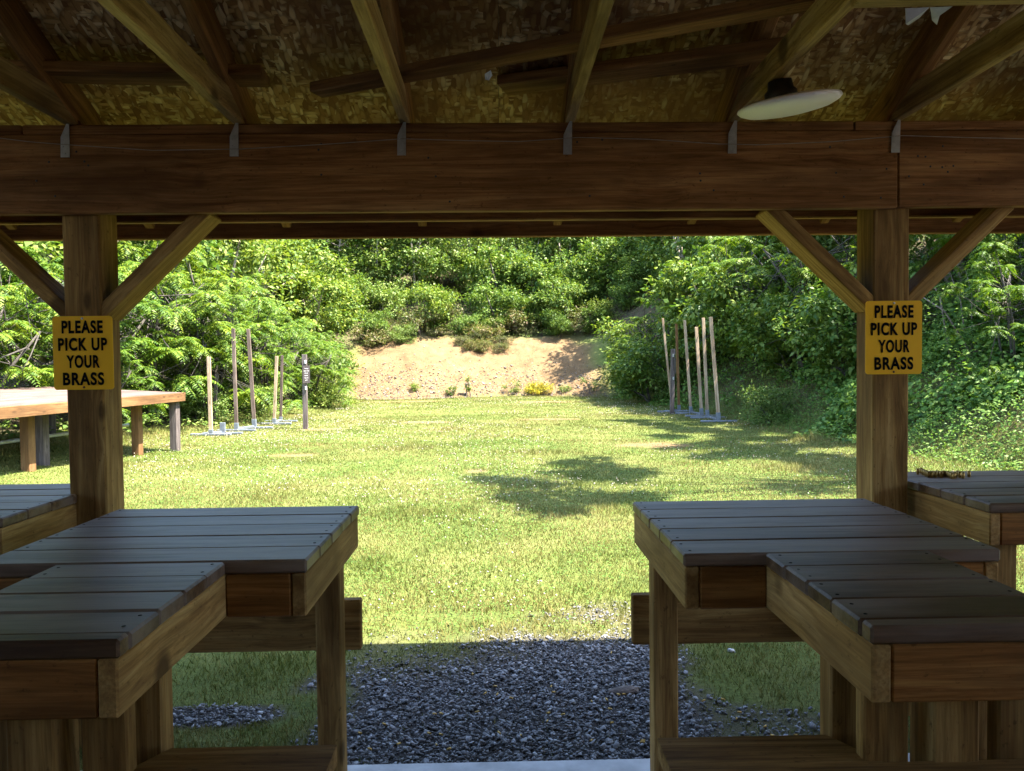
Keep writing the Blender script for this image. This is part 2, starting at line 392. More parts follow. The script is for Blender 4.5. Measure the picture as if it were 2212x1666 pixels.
def build_ground():
    xs = np.unique(np.round(np.concatenate([np.arange(-70, -12, 2.0), np.arange(-12, -7, 0.4), np.arange(-7, -2.4, 0.2), np.arange(-2.4, 2.4, 0.08), np.arange(2.4, 7.01, 0.2), np.arange(7, 14, 0.4), np.arange(14, 71, 2.0)]), 4))
    ys = np.unique(np.round(np.concatenate([np.arange(-40, 2, 2.0), np.arange(2, 5.2, 0.06), np.arange(5.2, 30, 0.35), np.arange(30, 38, 0.14), np.arange(38, 60, 0.7), np.arange(60, 131, 3.0)]), 4))
    X, Y = np.meshgrid(xs, ys); Z = hz(X, Y)
    V = np.stack([X, Y, Z], -1).reshape(-1, 3); nx, ny = len(xs), len(ys)
    i = np.arange(ny-1)[:, None]*nx+np.arange(nx-1)[None]
    Fq = np.stack([i, i+1, i+nx+1, i+nx], -1).reshape(-1, 4)
    m, t, p, _ = new_mat('ground_soil_and_turf')
    tc = N(t, 'ShaderNodeTexCoord'); v = tc.outputs['Object']
    a = N(t, 'ShaderNodeAttribute', attribute_name='mask'); sp = N(t, 'ShaderNodeSeparateColor'); t.links.new(a.outputs['Color'], sp.inputs[0])
    turf = ramp(t, noise(t, v, 1.3, 6, 0.7), [(0.3, (0.07, 0.10, 0.02)), (0.5, (0.13, 0.155, 0.035)), (0.72, (0.21, 0.20, 0.07))])
    turf = mixc(t, ramp(t, noise(t, v, 60, 3), [(0.35, (0.6, 0.6, 0.6)), (0.6, (0, 0, 0))]), turf, (0.03, 0.045, 0.01))
    dirt = ramp(t, noise(t, v, 2.2, 8, 0.72), [(0.28, (0.10, 0.058, 0.024)), (0.5, (0.160, 0.100, 0.045)), (0.74, (0.215, 0.142, 0.070))])
    fine = noise(t, v, 22, 6, 0.8)
    dirt = mixc(t, ramp(t, fine, [(0.36, (0.8, 0.8, 0.8)), (0.54, (0, 0, 0))]), dirt, (0.075, 0.05, 0.032))
    vo = N(t, 'ShaderNodeTexVoronoi'); vo.inputs['Scale'].default_value = 9; t.links.new(v, vo.inputs['Vector'])
    st = ramp(t, vo.outputs['Distance'], [(0.10, (1, 1, 1)), (0.2, (0, 0, 0))])
    stm = N(t, 'ShaderNodeMath', operation='MULTIPLY'); t.links.new(st, stm.inputs[0]); t.links.new(sp.outputs[2], stm.inputs[1])
    dirt = mixc(t, stm.outputs[0], dirt, ramp(t, vo.outputs['Color'], [(0.2, (0.14, 0.11, 0.09)), (0.8, (0.30, 0.26, 0.23))]))
    litter = ramp(t, noise(t, v, 7, 7, 0.75), [(0.3, (0.035, 0.028, 0.016)), (0.5, (0.085, 0.062, 0.035)), (0.66, (0.06, 0.085, 0.024)), (0.8, (0.19, 0.13, 0.085))])
    c = mixc(t, sp.outputs[0], turf, dirt)
    ga = N(t, 'ShaderNodeAttribute', attribute_name='gravel')
    c = mixc(t, ga.outputs['Fac'], c, ramp(t, noise(t, v, 90, 4, .8), [(.3, (0.03, 0.028, 0.027)), (.6, (0.085, 0.078, 0.072)), (.75, (0.16, 0.15, 0.145))]))
    c = mixc(t, sp.outputs[1], c, litter)
    t.links.new(c, p.inputs['Base Color']); p.inputs['Roughness'].default_value = 0.95; p.inputs['Specular IOR Level'].default_value = 0.15
    bump(t, p, fine, 0.7, 0.05)
    o = np_mesh('ground', V, Fq, m, 4)
    o.data.polygons.foreach_set('use_smooth', np.ones(len(Fq), bool))
    x, y = V[:, 0], V[:, 1]
    dm = np.maximum(np.maximum(dirt_mask(x, y), bare(x, y)), gravel_mask(x, y)*0.85)
    lit = np.clip(smooth(0.3, 1.6, x-edge_r(y))+smooth(0.6, 1.6, edge_l(y)-x)+smooth(4.2, 5.6, y-foot(x)), 0, 1)*(1-dirt_mask(x, y))
    pebb = smooth(-0.3, 0.4, y-foot(x))*(1-smooth(1.2, 3.2, y-foot(x)))
    gat = o.data.attributes.new('gravel', 'FLOAT', 'POINT'); gat.data.foreach_set('value', gravel_mask(x, y).astype(np.float32))
    col = o.data.color_attributes.new('mask', 'FLOAT_COLOR', 'POINT')
    col.data.foreach_set('color', np.stack([dm, lit, pebb, np.ones_like(dm)], -1).astype(np.float32).ravel())
    tag(o, kind='structure')
build_ground()

# concrete floor of the shelter
slab_y = on_z(1080, 1642, 0).y
mb = MB(); mb.box(-7, 7, -4.2, slab_y, -0.25, 0, 0, 0.012)
o = mb.build('concrete_slab', M['concrete']); tag(o, kind='structure')

# ------------------------------------------------------------------ shelter
BY = 2.851; BZ0 = CAMZ+0.5575; BZ1 = CAMZ+0.8455; CH0 = BZ1+0.035       # beam face, beam underside and top, underside of bottom chords
SL = 0.45
def tc_bot(y): return CAMZ+0.612+SL*(3.5-y)
RY = -0.2
sh = empty('range_shelter', (0, BY, 0))
tag(sh, 'open fronted timber shooting shelter with brown beams and strand board roof', 'shelter')
OFF = Vector((0, -BY, 0))
class SB(MB):
    def build(s, name, mat, parent=None, up=None):
        s.v = [(x, y-BY, z) for x, y, z in s.v]
        return MB.build(s, name, mat, parent)
# front beam: front plies butt at a joint, rear ply behind the posts
JX = on_y(1941, 380, BY).x
for x0, x1, y0, y1, dz in ((-7, JX-0.002, BY, BY+0.038, 0), (JX+0.002, 7, BY+0.003, BY+0.041, 0.004), (-7, 7, BY+0.185, BY+0.223, 0)):
    bm_ = SB().box(x0, x1, y0, y1, BZ0+dz, BZ1-(0.12 if y0 > BY+.1 else 0), 0, 0.005)
    if y0 < BY+.1:
        bm_.cur = 1; rn = random.Random(12)
        for xq in (-1.62, -1.50, -0.6, -0.2, 0.35, 0.8, 1.28, 1.45, 1.56, 1.64, 1.72):
            for q in range(3):
                px, pz = xq+rn.uniform(-.05, .05), BZ0+rn.uniform(.03, .27)
                if not x0+.01 < px < x1-.01: continue
                k0 = len(bm_.v); bm_.lathe([(0.0045, 0), (0.0035, 0.0015), (0.001, 0.002)], 8)
                for q2 in range(k0, len(bm_.v)):
                    a_, b_, c_ = bm_.v[q2]; bm_.v[q2] = (px+a_, y0-c_+0.0005, pz+b_)
    bm_.build('beam', [M['beam'], M['darkplastic']], sh)
PJ = on_y(1845, 270, BY).x
for x0, x1 in ((-7, on_y(45, 290, BY).x), (on_y(45, 290, BY).x+0.004, PJ), (PJ+0.004, 7)):
    SB().box(x0, x1, BY+0.001, BY+0.090, BZ1+0.001, BZ1+0.034, 0, 0.004).build('top_plate', M['beam'], sh)
# posts with knee braces
PW = 0.138; PY0 = BY+0.041; PY1 = PY0+0.14
for pr, sgn in ((-1.468, -1), (1.432, 1)):
    x0, x1 = (pr-PW, pr) if sgn < 0 else (pr, pr+PW)
    P = SB().box(x0, x1, PY0, PY1, -0.6, BZ1-0.125, 2, 0.006).build('post', M['post'], sh)
    for s2 in (-1, 1):
        xa = x1 if s2 > 0 else x0
        zb = CAMZ+0.205
        run = 0.375
        a = Vector((xa-s2*0.012, (PY0+PY1)/2, zb-0.012)); b = Vector((xa+s2*run, (PY0+PY1)/2, BZ0+0.008))
        d = (b-a).normalized()
        br = SB().board(a-d*0.0, b+d*0.02, (0, 1, 0), 0.132, 0.05, 0.004)
        br.build('knee_brace', M['post'], P)
# trusses
TX0 = -1.548+0.0
for i in range(-3, 10):
    x = TX0+0.61*i
    z0 = tc_bot(3.53); tk = 0.14/math.cos(math.atan(SL))
    def tcp(y): return Vector((x, y, tc_bot(y)+tk/2))
    T = SB().board(tcp(3.525), tcp(RY), (1, 0, 0), 0.038, 0.14, 0.003)
    back = Vector((x, 2*RY-3.525, tc_bot(3.525)+tk/2))
    T.board(tcp(RY), back, (1, 0, 0), 0.0379, 0.14, 0.003)
    T = T.build('truss', M['chord'], sh)
    SB().board((x, 2.95, CH0+0.0445), (x, -3.35, CH0+0.0445), (1, 0, 0), 0.036, 0.089, 0.003).build('bottom_chord', M['truss'], T)
    wb = SB()
    for (ya, yb) in ((1.6, 0.9), (0.2, 0.9)):
        wb.board((x, ya, CH0+0.08), (x, yb, tc_bot(yb)+0.01), (1, 0, 0), 0.034, 0.089, 0.003)
    wb.build('web', M['chord'], T)
    # heel packing block seen pale above the beam
    SB().board((x, BY+0.14, CH0+0.01), (x, BY+0.14, tc_bot(BY+0.14)+0.02), (0, 1, 0), 0.16, 0.037, 0.002).build('heel_block', M['truss'], T)
    # twisted metal tie: vertical plate on the beam, folded up onto the chord
    if -1 <= i <= 7:
        tm = MB(); xt = x-0.012
        zt = BZ1-0.012
        pl = [(xt-0.016, BY-0.004, zt-0.073), (xt+0.016, BY-0.004, zt-0.073), (xt+0.017, BY-0.004, zt), (xt-0.014, BY-0.004, zt),
              (xt+0.018, BY-0.005, zt+0.05), (xt+0.010, BY-0.005, zt+0.05), (xt+0.0175, BY-0.02, zt+0.11), (xt+0.016, BY-0.02, zt+0.11)]
        vs = [(a, b-BY, c) for a, b, c in pl]+[(a, b-BY-0.0025, c) for a, b, c in pl]
        n = 8; quads = [(0, 1, 2, 3), (3, 2, 4, 5), (5, 4, 6, 7)]
        fs = [q for q in quads]+[tuple(n+k for k in q[::-1]) for q in quads]
        ring = [0, 1, 2, 4, 6, 7, 5, 3]
        fs += [(ring[k], n+ring[k], n+ring[(k+1) % 8], ring[(k+1) % 8]) for k in range(8)]
        tm.add(vs, fs)
        for dz in (-0.06, -0.035, -0.012):
            tm.board((xt-0.006+0.008*(dz < -0.04), -0.0065, zt+dz), (xt-0.006+0.008*(dz < -0.04), -0.010, zt+dz), (1, 0, 0), 0.005, 0.005, 0.001)
        tm.build('metal_tie', M['galv'], T)
# roof deck of strand board sheets under shingles
def roof_sheet(ya, yb, th, base, name, mat, rows, mir=False):
    R = SB()
    for k in range(len(rows)-1):
        y0, y1 = rows[k], rows[k+1]
        for j, xa in enumerate(np.arange(-7.3+(1.22 if k % 2 else 0), 7.3, 2.44)):
            xb = min(xa+2.439, 7.3)
            f = lambda y: tc_bot(y)+tk+base+th/2
            p0 = Vector(((xa+xb)/2, y0, f(y0))); p1 = Vector(((xa+xb)/2, y1, f(y1)))
            if mir: p0.y, p1.y = 2*RY-p0.y, 2*RY-p1.y
            d = (p1-p0).normalized()
            R.board(p0+d*0.0015, p1-d*0.0015, (1, 0, 0), xb-xa, th, 0.001)
    return R.build(name, mat, sh)
rows = [3.575, 2.42, 1.33, 0.24, RY]
roof_sheet(0, 0, 0.011, 0.001, 'roof_deck', M['osb'], rows)
roof_sheet(0, 0, 0.011, 0.001, 'roof_deck', M['osb'], rows, True)
for mir in (False, True):
    R = SB(); f = lambda y: tc_bot(y)+tk+0.028
    a = Vector((0, 3.60, f(3.60))); b = Vector((0, RY, f(RY)))
    if mir: a.y = 2*RY-a.y
    R.board(a, b, (1, 0, 0), 14.8, 0.02, 0.002); R.build('roofing', M['shingle'], sh)
SB().box(-7.3, 7.3, 3.532, 3.57, CAMZ+0.573, tc_bot(3.55)+tk-0.012, 0, 0.004).build('fascia', M['beam'], sh)
RW = SB()
for k in range(52):
    RW.box(-7+k*0.27, -7+k*0.27+0.266, -3.52, -3.49, 0.01, 2.55, 2, 0.003)
RW.build('added_rear_wall', M['side'], sh)  # unseen wall, added behind the camera to keep the interior dark
for sx in (-1, 1):
    EW = SB()
    for k in range(23):
        ya = -3.48+k*0.27; ym = ya+0.133
        EW.box(sx*7.2-0.012, sx*7.2+0.012, ya, ya+0.266, 0.01, 1.55, 2, 0.003)
    EW.build('added_end_wall', M['chord'], sh)  # unseen walls, added at half height to limit light from the open ends
# loose bracing boards lying on the bottom chords
zt = CH0+0.089
def lay(pa, pb, w, th, lift=0.0):
    a = on_z(*pa, zt+lift); b = on_z(*pb, zt+lift)
    a.z = b.z = zt+lift+th/2
    SB().board(a, b, (-(b-a).y, (b-a).x, 0), w, th, 0.004).build('bracing_board', M['chord'], sh)
lay((682, 206), (1760, 12), 0.075, 0.036)
lay((1085, 196), (1700, 118), 0.13, 0.036, 0.037)
lay((-420, 158), (575, 176), 0.13, 0.036, 0.037)
# pale board nailed below the chords at the top right of the bay
a = on_z(1850, -14, CH0-0.02); b = on_z(2700, -34, CH0-0.02)
SB().board(a+Vector((0, -.03, 0)), b+Vector((0, -.03, 0)), (0, 1, 0), 0.14, 0.036, 0.004).build('bracing_board', M['truss'], sh)
# ------------------------------------------------------------------ signs on the posts
def text_mesh(name, lines, size, mat, parent, sx=0.8, lead=1.27, off=0.012, ext=0.0001, widths=None):
    for k, ln in enumerate(lines):
        c = bpy.data.curves.new(name, 'FONT'); c.body = ln; c.align_x = 'CENTER'; c.align_y = 'CENTER'
        c.size = size; c.offset = off*size; c.extrude = ext; c.resolution_u = 6; c.space_character = 1.16
        ob = bpy.data.objects.new(name, c); COL.objects.link(ob)
        bpy.context.view_layer.update()
        me = bpy.data.meshes.new_from_object(ob.evaluated_get(bpy.context.evaluated_depsgraph_get()))
        COL.objects.unlink(ob); bpy.data.objects.remove(ob)
        me.name = name; me.materials.clear(); me.materials.append(mat)
        o = bpy.data.objects.new(name, me); COL.objects.link(o); o.parent = parent
        co = np.empty(len(me.vertices)*3, np.float32); me.vertices.foreach_get('co', co); co = co.reshape(-1, 3)
        if widths:
            w = co[:, 0].max()-co[:, 0].min(); co[:, 0] *= widths[k]/w
            h = co[:, 1].max()-co[:, 1].min(); co[:, 1] *= size/h
        else:
            co[:, 0] *= sx
        co[:, 0] -= (co[:, 0].max()+co[:, 0].min())/2; co[:, 1] -= (co[:, 1].max()+co[:, 1].min())/2
        zk = ((len(lines)-1)/2-k)*lead*size
        P = np.stack([co[:, 0], -co[:, 2]-0.0035, co[:, 1]+zk], -1)
        me.vertices.foreach_set('co', P.astype(np.float32).ravel()); me.update()
def plate(w, h, r, th, ang=0):
    pts = []
    for (sx, sz, a0) in ((1, 1, 0), (-1, 1, 90), (-1, -1, 180), (1, -1, 270)):
        for k in range(6):
            a = math.radians(a0+k*18); pts.append((sx*(w/2-r)+r*math.cos(a), sz*(h/2-r)+r*math.sin(a)))
    n = len(pts)
    vs = [(x, -th/2, z) for x, z in pts]+[(x, th/2, z) for x, z in pts]
    fs = [list(range(n)), list(range(n, 2*n))[::-1]]+[[i, n+i, n+(i+1) % n, (i+1) % n] for i in range(n)]
    return MB().add(vs, fs)
for (x0, y0, x1, y1, rz, lab) in ((115.5, 683, 244.5, 842, 0.0, 'yellow sign with black lettering screwed to the post left of the lawn opening'),
                                 (1869.5, 650, 1991, 808.5, 0.0, 'yellow sign with black lettering screwed to the post right of the lawn opening')):
    Y = PY0-0.012
    a = on_y(x0, (y0+y1)/2, Y); b = on_y(x1, (y0+y1)/2, Y); c = on_y((x0+x1)/2, y0, Y); d = on_y((x0+x1)/2, y1, Y)
    w, h = b.x-a.x, c.z-d.z
    E_ = empty('notice_sign', ((a.x+b.x)/2, Y, (c.z+d.z)/2)); tag(E_, lab, 'sign', 'brass pick up signs')
    plate(w, h, 0.012, 0.004).build('sign_plate', M['yellow'], E_)
    text_mesh('lettering', ['PLEASE', 'PICK UP', 'YOUR', 'BRASS'], h*0.178, M['black'], E_, off=0.038, lead=1.32,
              widths=[w*0.69, w*0.82, w*0.56, w*0.69])
    for s2 in (-1, 1):
        sc = MB(); sc.lathe([(0.0045, 0), (0.004, 0.002), (0.0015, 0.003)], 10)
        sc.v = [(x, -0.002-z, y+s2*(h/2-0.009)) for x, y, z in sc.v]
        sc.build('screw', M['orange'] if s2 < 0 else M['galv'], E_)
# ------------------------------------------------------------------ lamp under the trusses
ly = 2.42; lc = on_y(1704, 229, ly)
L = empty('ceiling_light', lc); tag(L, 'round white disc lamp without light hanging tilted above the front beam', 'ceiling light')
L.rotation_euler = (math.radians(6.5), math.radians(-7.5), 0)
R = 0.157
MB().lathe([(0.001, -0.022), (R*0.55, -0.020), (R*0.82, -0.013), (R*0.95, -0.004), (R, 0.004), (R*0.985, 0.010), (R*0.9, 0.014), (0.001, 0.015)], 48).build('diffuser', M['diffuser'], L)
MB().lathe([(0.05, 0.0155), (0.05, 0.05), (0.040, 0.060), (0.036, 0.085), (0.01, 0.088)], 24, (-0.01, 0.03, 0)).build('lamp_base', M['darkplastic'], L)
# wire strung along the beam, nails
wp = [on_y(px, py, BY-0.006) for px, py in ((-60, 291), (60, 306), (132, 312), (330, 325), (520, 322), (700, 312), (870, 300), (1010, 304), (1120, 306), (1250, 297), (1400, 301), (1550, 311), (1640, 313), (1800, 306), (1950, 293), (2080, 297), (2300, 302))]
o = MB().tube(wp, 0.0014, 6).build('strung_wire', M['wire']); tag(o, 'thin wire strung along the front of the brown beam', 'wire')
# torn scraps caught in the trusses
def scrap(name, pts, label):
    vs = [on_y(px, py, y) for px, py, y in pts]; n = len(vs)
    vs2 = [v+Vector((0, 0.002, 0.001)) for v in vs]
    fs = [tuple(range(n)), tuple(range(n, 2*n))[::-1]]+[(i, n+i, n+(i+1) % n, (i+1) % n) for i in range(n)]
    o = MB().add(vs+vs2, fs).build(name, M['scrap']); tag(o, label, 'torn sheet')
scrap('torn_sheet', [(1956, 18, 2.05), (2008, 16, 2.06), (1985, 40, 2.09), (1962, 55, 2.10), (1957, 52, 2.08)], 'grey white torn sheet hanging from the pale roof board, left of its twin')
scrap('torn_sheet', [(2010, 16, 2.06), (2058, 14, 2.05), (2030, 34, 2.08), (2024, 54, 2.12), (2014, 44, 2.10)], 'grey white torn sheet with a pointed end, right of its twin under the roof')
scrap('torn_sheet', [(1047, 160, 2.58), (1060, 152, 2.58), (1064, 163, 2.6), (1056, 174, 2.6), (1048, 172, 2.6)], 'small crumpled white scrap caught at the end of the middle bracing board')
# ------------------------------------------------------------------ shooting benches
TH = CAMZ-0.4776
def bench(x0, x1, xs0, xs1, yf, yn, ys, label, legs=True, seat=None, rail=None):
    """T-shaped bench: cross top x0..x1, yn..yf, stem xs0..xs1 from ys to yn"""
    cxm = (x0+x1)/2
    E_ = empty('shooting_bench', (cxm, (yf+yn)/2, 0)); tag(E_, label, 'bench', 'wooden shooting benches')
    ox, oy = cxm, (yf+yn)/2
    def mk(m, name, mat):
        m.v = [(x-ox, y-oy, z) for x, y, z in m.v]; return m.build(name, mat, E_)
    t = MB(); bw = (yf-yn)/5
    for k in range(5):
        a = yn+k*bw
        t.box(x0+random.uniform(-.002, .002), x1+random.uniform(-.002, .002), a+0.0012, a+bw-0.0012, TH-0.034+random.uniform(-.001, .001), TH+random.uniform(-.0015, .001), 0, 0.005)
    if ys is not None:
        ns = 4; bw = (yn-ys)/ns*0.985
        cuts = [ys, ys+0.042]+[ys+0.042+(yn-ys-0.042)*(k+1)/4 for k in range(4)]
        for a, b in zip(cuts[:-1], cuts[1:]):
            t.box(xs0+random.uniform(-.002, .002), xs1+random.uniform(-.002, .002), a+0.0012, b-0.0012, TH-0.034, TH+random.uniform(-.0015, .001), 0, 0.005)
    t.cur = 1
    for k in range(5):
        for xx in (x0+0.022, x1-0.022):
            for fy in (0.24, 0.76):
                t.lathe([(0.0042, 0.0012), (0.003, 0.0016)], 8, (xx+random.uniform(-.004, .004), yn+(k+fy)*(yf-yn)/5+random.uniform(-.006, .006), TH-0.001))
    if ys is not None:
        for k in range(4):
            for xx in (xs0+0.022, xs1-0.022):
                for fy in (0.25, 0.75):
                    t.lathe([(0.0042, 0.0012), (0.003, 0.0016)], 8, (xx+random.uniform(-.004, .004), ys+0.042+(k+fy)*(yn-ys-0.042)/4+random.uniform(-.006, .006), TH-0.001))
    mk(t, 'tabletop', [M['top'], M['black']])
    za, zb = TH-0.141, TH-0.035; k = 0.004
    mk(MB().box(x0+k, x0+k+0.036, yn+k, yf-k, za, zb, 1), 'apron', M['side'])  # side aprons take the paler timber with the side light painted in
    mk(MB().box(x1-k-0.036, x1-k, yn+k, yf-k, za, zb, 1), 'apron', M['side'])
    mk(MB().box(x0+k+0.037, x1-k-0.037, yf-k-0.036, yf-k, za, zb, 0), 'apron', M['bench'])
    if ys is None:
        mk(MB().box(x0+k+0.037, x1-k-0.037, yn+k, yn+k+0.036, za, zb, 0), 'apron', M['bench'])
    else:
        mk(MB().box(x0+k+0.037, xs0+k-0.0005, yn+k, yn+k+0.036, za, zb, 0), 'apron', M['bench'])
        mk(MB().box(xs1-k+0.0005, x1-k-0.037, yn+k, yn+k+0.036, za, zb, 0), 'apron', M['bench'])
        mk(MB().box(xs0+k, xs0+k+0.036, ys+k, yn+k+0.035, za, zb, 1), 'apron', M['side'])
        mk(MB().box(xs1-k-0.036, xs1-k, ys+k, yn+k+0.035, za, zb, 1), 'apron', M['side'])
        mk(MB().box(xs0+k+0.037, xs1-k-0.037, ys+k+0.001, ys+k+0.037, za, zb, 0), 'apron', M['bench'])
    gz = lambda y: 0.0 if y < slab_y-0.1 else GZ-0.05
    for xa in (x0+0.045, x1-0.045-0.079):
        mk(MB().box(xa, xa+0.079, yf-0.125, yf-0.046, gz(yf-.1), TH-0.036, 2), 'leg', M['post'])
    if ys is not None:
        for xa, xb, ya, yb in ((xs0+0.03, xs0+0.03+0.086, ys+0.085, ys+0.123), (xs1-0.03-0.086, xs1-0.03, ys+0.085, ys+0.123),
                               (xs0+0.018, xs0+0.09, ys+0.205, ys+0.26), (xs1-0.09, xs1-0.018, ys+0.205, ys+0.26),
                               ((xs0+xs1)/2-0.044, (xs0+xs1)/2+0.044, ys+0.075, ys+0.163)):
            mk(MB().box(xa, xb, ya, yb, 0.0, TH-0.143 if yb-ya > .08 else TH-0.036, 2), 'leg', M['post'])
    else:
        for xa in (x0+0.045, x1-0.045-0.079):
            mk(MB().box(xa, xa+0.079, yn+0.046, yn+0.125, gz(yn), TH-0.036, 2), 'leg', M['post'])
    if rail:
        mk(MB().box(rail[0], rail[1], yf+0.001, yf+0.039, rail[2], rail[3], 0, 0.004), 'rail', M['post'])
        for xa in (x0+0.047, x1-0.045-0.077):
            pass
    if seat:
        s = MB(); s.prism(seat[0], seat[1]-0.038, seat[1]); mk(s, 'seat', M['post'])
    return E_
YF, YN, YS = 2.578, 1.8654, 1.334
zr1 = on_y(779, 1297, YF).z; zr0 = on_y(779, 1405, YF).z
xl = on_y(779, 1350, YF).x; xr = on_y(1367, 1345, YF).x
sy = YS+0.19
sp = on_y(728, 1609, sy); SZ = sp.z
def seat_poly(xi, xo, leg_x, s):
    # xi end towards the aisle, xo outer end
    return [(xi, sy), (leg_x+s*0.03, sy), (leg_x-s*0.035, YS+0.08), (xo, YS+0.08), (xo, YS-0.22), (xi, YS-0.22)]
spR = on_y(1420, 1620, sy)
bench(-1.272, -0.4687, -1.072, -0.6649, YF, YN, YS, 'T-shaped wooden shooting bench left of the aisle with grey top', True,
      (seat_poly(sp.x, -1.35, -0.69, 1), SZ), (-1.23, xl, zr0, zr1))
bench(0.4546, 1.2479, 0.6583, 1.062, YF, YN, YS, 'T-shaped wooden shooting bench right of the aisle with grey top', True,
      (seat_poly(spR.x, 1.36, 0.69, -1)[::-1], SZ), (xr, 1.20, zr0, zr1))
a2 = on_z(2138, 1087, TH); b2 = on_z(1968, 1019, TH)
yn2, yf2 = a2.y, a2.y+0.70; x2 = a2.x
bench(x2, x2+0.81, x2+0.2, x2+0.6, yf2, yn2, None, 'wooden shooting bench beyond the right post with brass casings on it')
bx = on_z(75, 1096, TH)
bench(bx.x-0.81, bx.x, 0, 0, yf2, yn2, None, 'wooden shooting bench beyond the left post, cut by the picture edge')
# ------------------------------------------------------------------ brass casings
def casing_mesh():
    r = 0.0062; h = 0.0235
    m = MB().lathe([(r*0.7, 0), (r, 0.0006), (r, 0.0016), (r*0.84, 0.0022), (r*0.84, 0.0032), (r*0.98, 0.0042), (r*0.97, h), (r*0.84, h), (r*0.82, h-0.012), (0.0004, h-0.0125)], 14)
    return m
cz = casing_mesh().build('brass_casing', M['brass'])
first = True
zx = lambda z: 1951.7+z*0.17904; zy = lambda z: 1003+z*0.179
bases = [(172, 122), (212, 112), (235, 128), (256, 138), (276, 146), (300, 158), (322, 150), (338, 160), (362, 152), (385, 160), (402, 148), (425, 152), (455, 162), (470, 150), (492, 148), (512, 152), (540, 158), (562, 168), (580, 176), (606, 172), (622, 165), (652, 148), (676, 160), (695, 158), (718, 170), (790, 155)]
for k, (zxp, zyp) in enumerate(bases):
    p = on_z(zx(zxp), zy(zyp), TH+0.0005)
    o = cz if first else cz.copy()
    if not first: COL.objects.link(o)
    first = False
    o.location = p; o.rotation_euler = (0, 0, random.uniform(0, 6))
    lab = 'brass cartridge casing standing in the crowded row on the right bench'
    if k == len(bases)-1: lab = 'brass cartridge casing standing alone at the right end of the row'
    if k == 0: lab = 'brass cartridge casing standing at the left end of the row by the post'
    tag(o, lab, 'cartridge casing', 'brass casings standing on the bench')
for k in range(46):
    while True:
        x = random.uniform(-0.75, 1.25); y = random.uniform(2.78, 3.7)
        if random.random() < (3.9-y)/1.2 and gravel_mask(np.array([x]), np.array([y]))[0] > 0.3: break
    o = cz.copy(); COL.objects.link(o); o.scale = (.62, .62, .72); o.location = (x, y, GZ+0.030+random.uniform(0, .005))
    o.rotation_euler = (math.radians(90+random.uniform(-14, 14)), 0, random.uniform(0, 6.28))
    tag(o, 'spent brass casing lying loose among the dark gravel stones', 'cartridge casing', 'spent casings scattered on the gravel')
# ------------------------------------------------------------------ plywood table at the left of the lawn
def gpt(px, py):
    p = on_z(px, py, GZ); p.z = float(hz(p.x, p.y)); return p
A = on_y(384, 978, 13.0); B = on_y(38, 1016, 9.4)
ud = Vector((B.x-A.x, B.y-A.y, 0)).normalized(); vd = Vector((ud.y, -ud.x, 0))
if vd.x > 0: vd = -vd
vd = vd+Vector((0, 0, 0.048))
tt = empty('plywood_table', A); tag(tt, 'long outdoor table with pale plywood top and orange edge boards beside the thicket', 'table')
c0 = on_y(397, 848, A.y); TZ = c0.z-A.z
q0 = -ud*0.10-vd*0.05
def tb(m, name, mat): return m.build(name, mat, tt)
for k in range(2):
    s = q0+ud*(2.45*k+0.002); e = q0+ud*(2.45*k+2.446)
    for w0 in (0.61, 1.832):
        tb(MB().board(s+vd*w0+Vector((0, 0, TZ-0.01)), e+vd*w0+Vector((0, 0, TZ-0.01)), vd, 1.216, 0.02, 0.003), 'tabletop', M['ply'])
    tb(MB().board(s-vd*0.019+Vector((0, 0, TZ-0.075)), e-vd*0.019+Vector((0, 0, TZ-0.075)), (0, 0, 1), 0.142, 0.036, 0.004), 'apron', M['orange'])
tb(MB().board(q0-ud*0.02+Vector((0, 0, TZ-0.075))-vd*0.036, q0-ud*0.02+vd*2.44+Vector((0, 0, TZ-0.075)), (0, 0, 1), 0.142, 0.036, 0.004), 'apron', M['orange'])
for (du, dv, mt) in ((0.10, 0.09, 'grey'), (0.75, 0.36, 'orange'), (3.15, 0.36, 'orange'), (2.68, 0.52, 'grey'), (4.7, 0.1, 'orange'), (0.15, 2.3, 'grey'), (4.5, 2.3, 'grey'), (2.4, 2.3, 'grey')):
    b = q0+ud*du+vd*dv
    tb(MB().board(b+Vector((0, 0, -0.30)), b+Vector((0, 0, TZ-0.024)), ud, 0.125, 0.125, 0.006), 'leg', M[mt])
tb(MB().tube([q0+ud*0.3+vd*0.8+Vector((0, 0, 0.45)), q0+ud*4.4+vd*0.8+Vector((0, 0, 0.45))], 0.028, 10), 'pipe_rail', M['galv'])
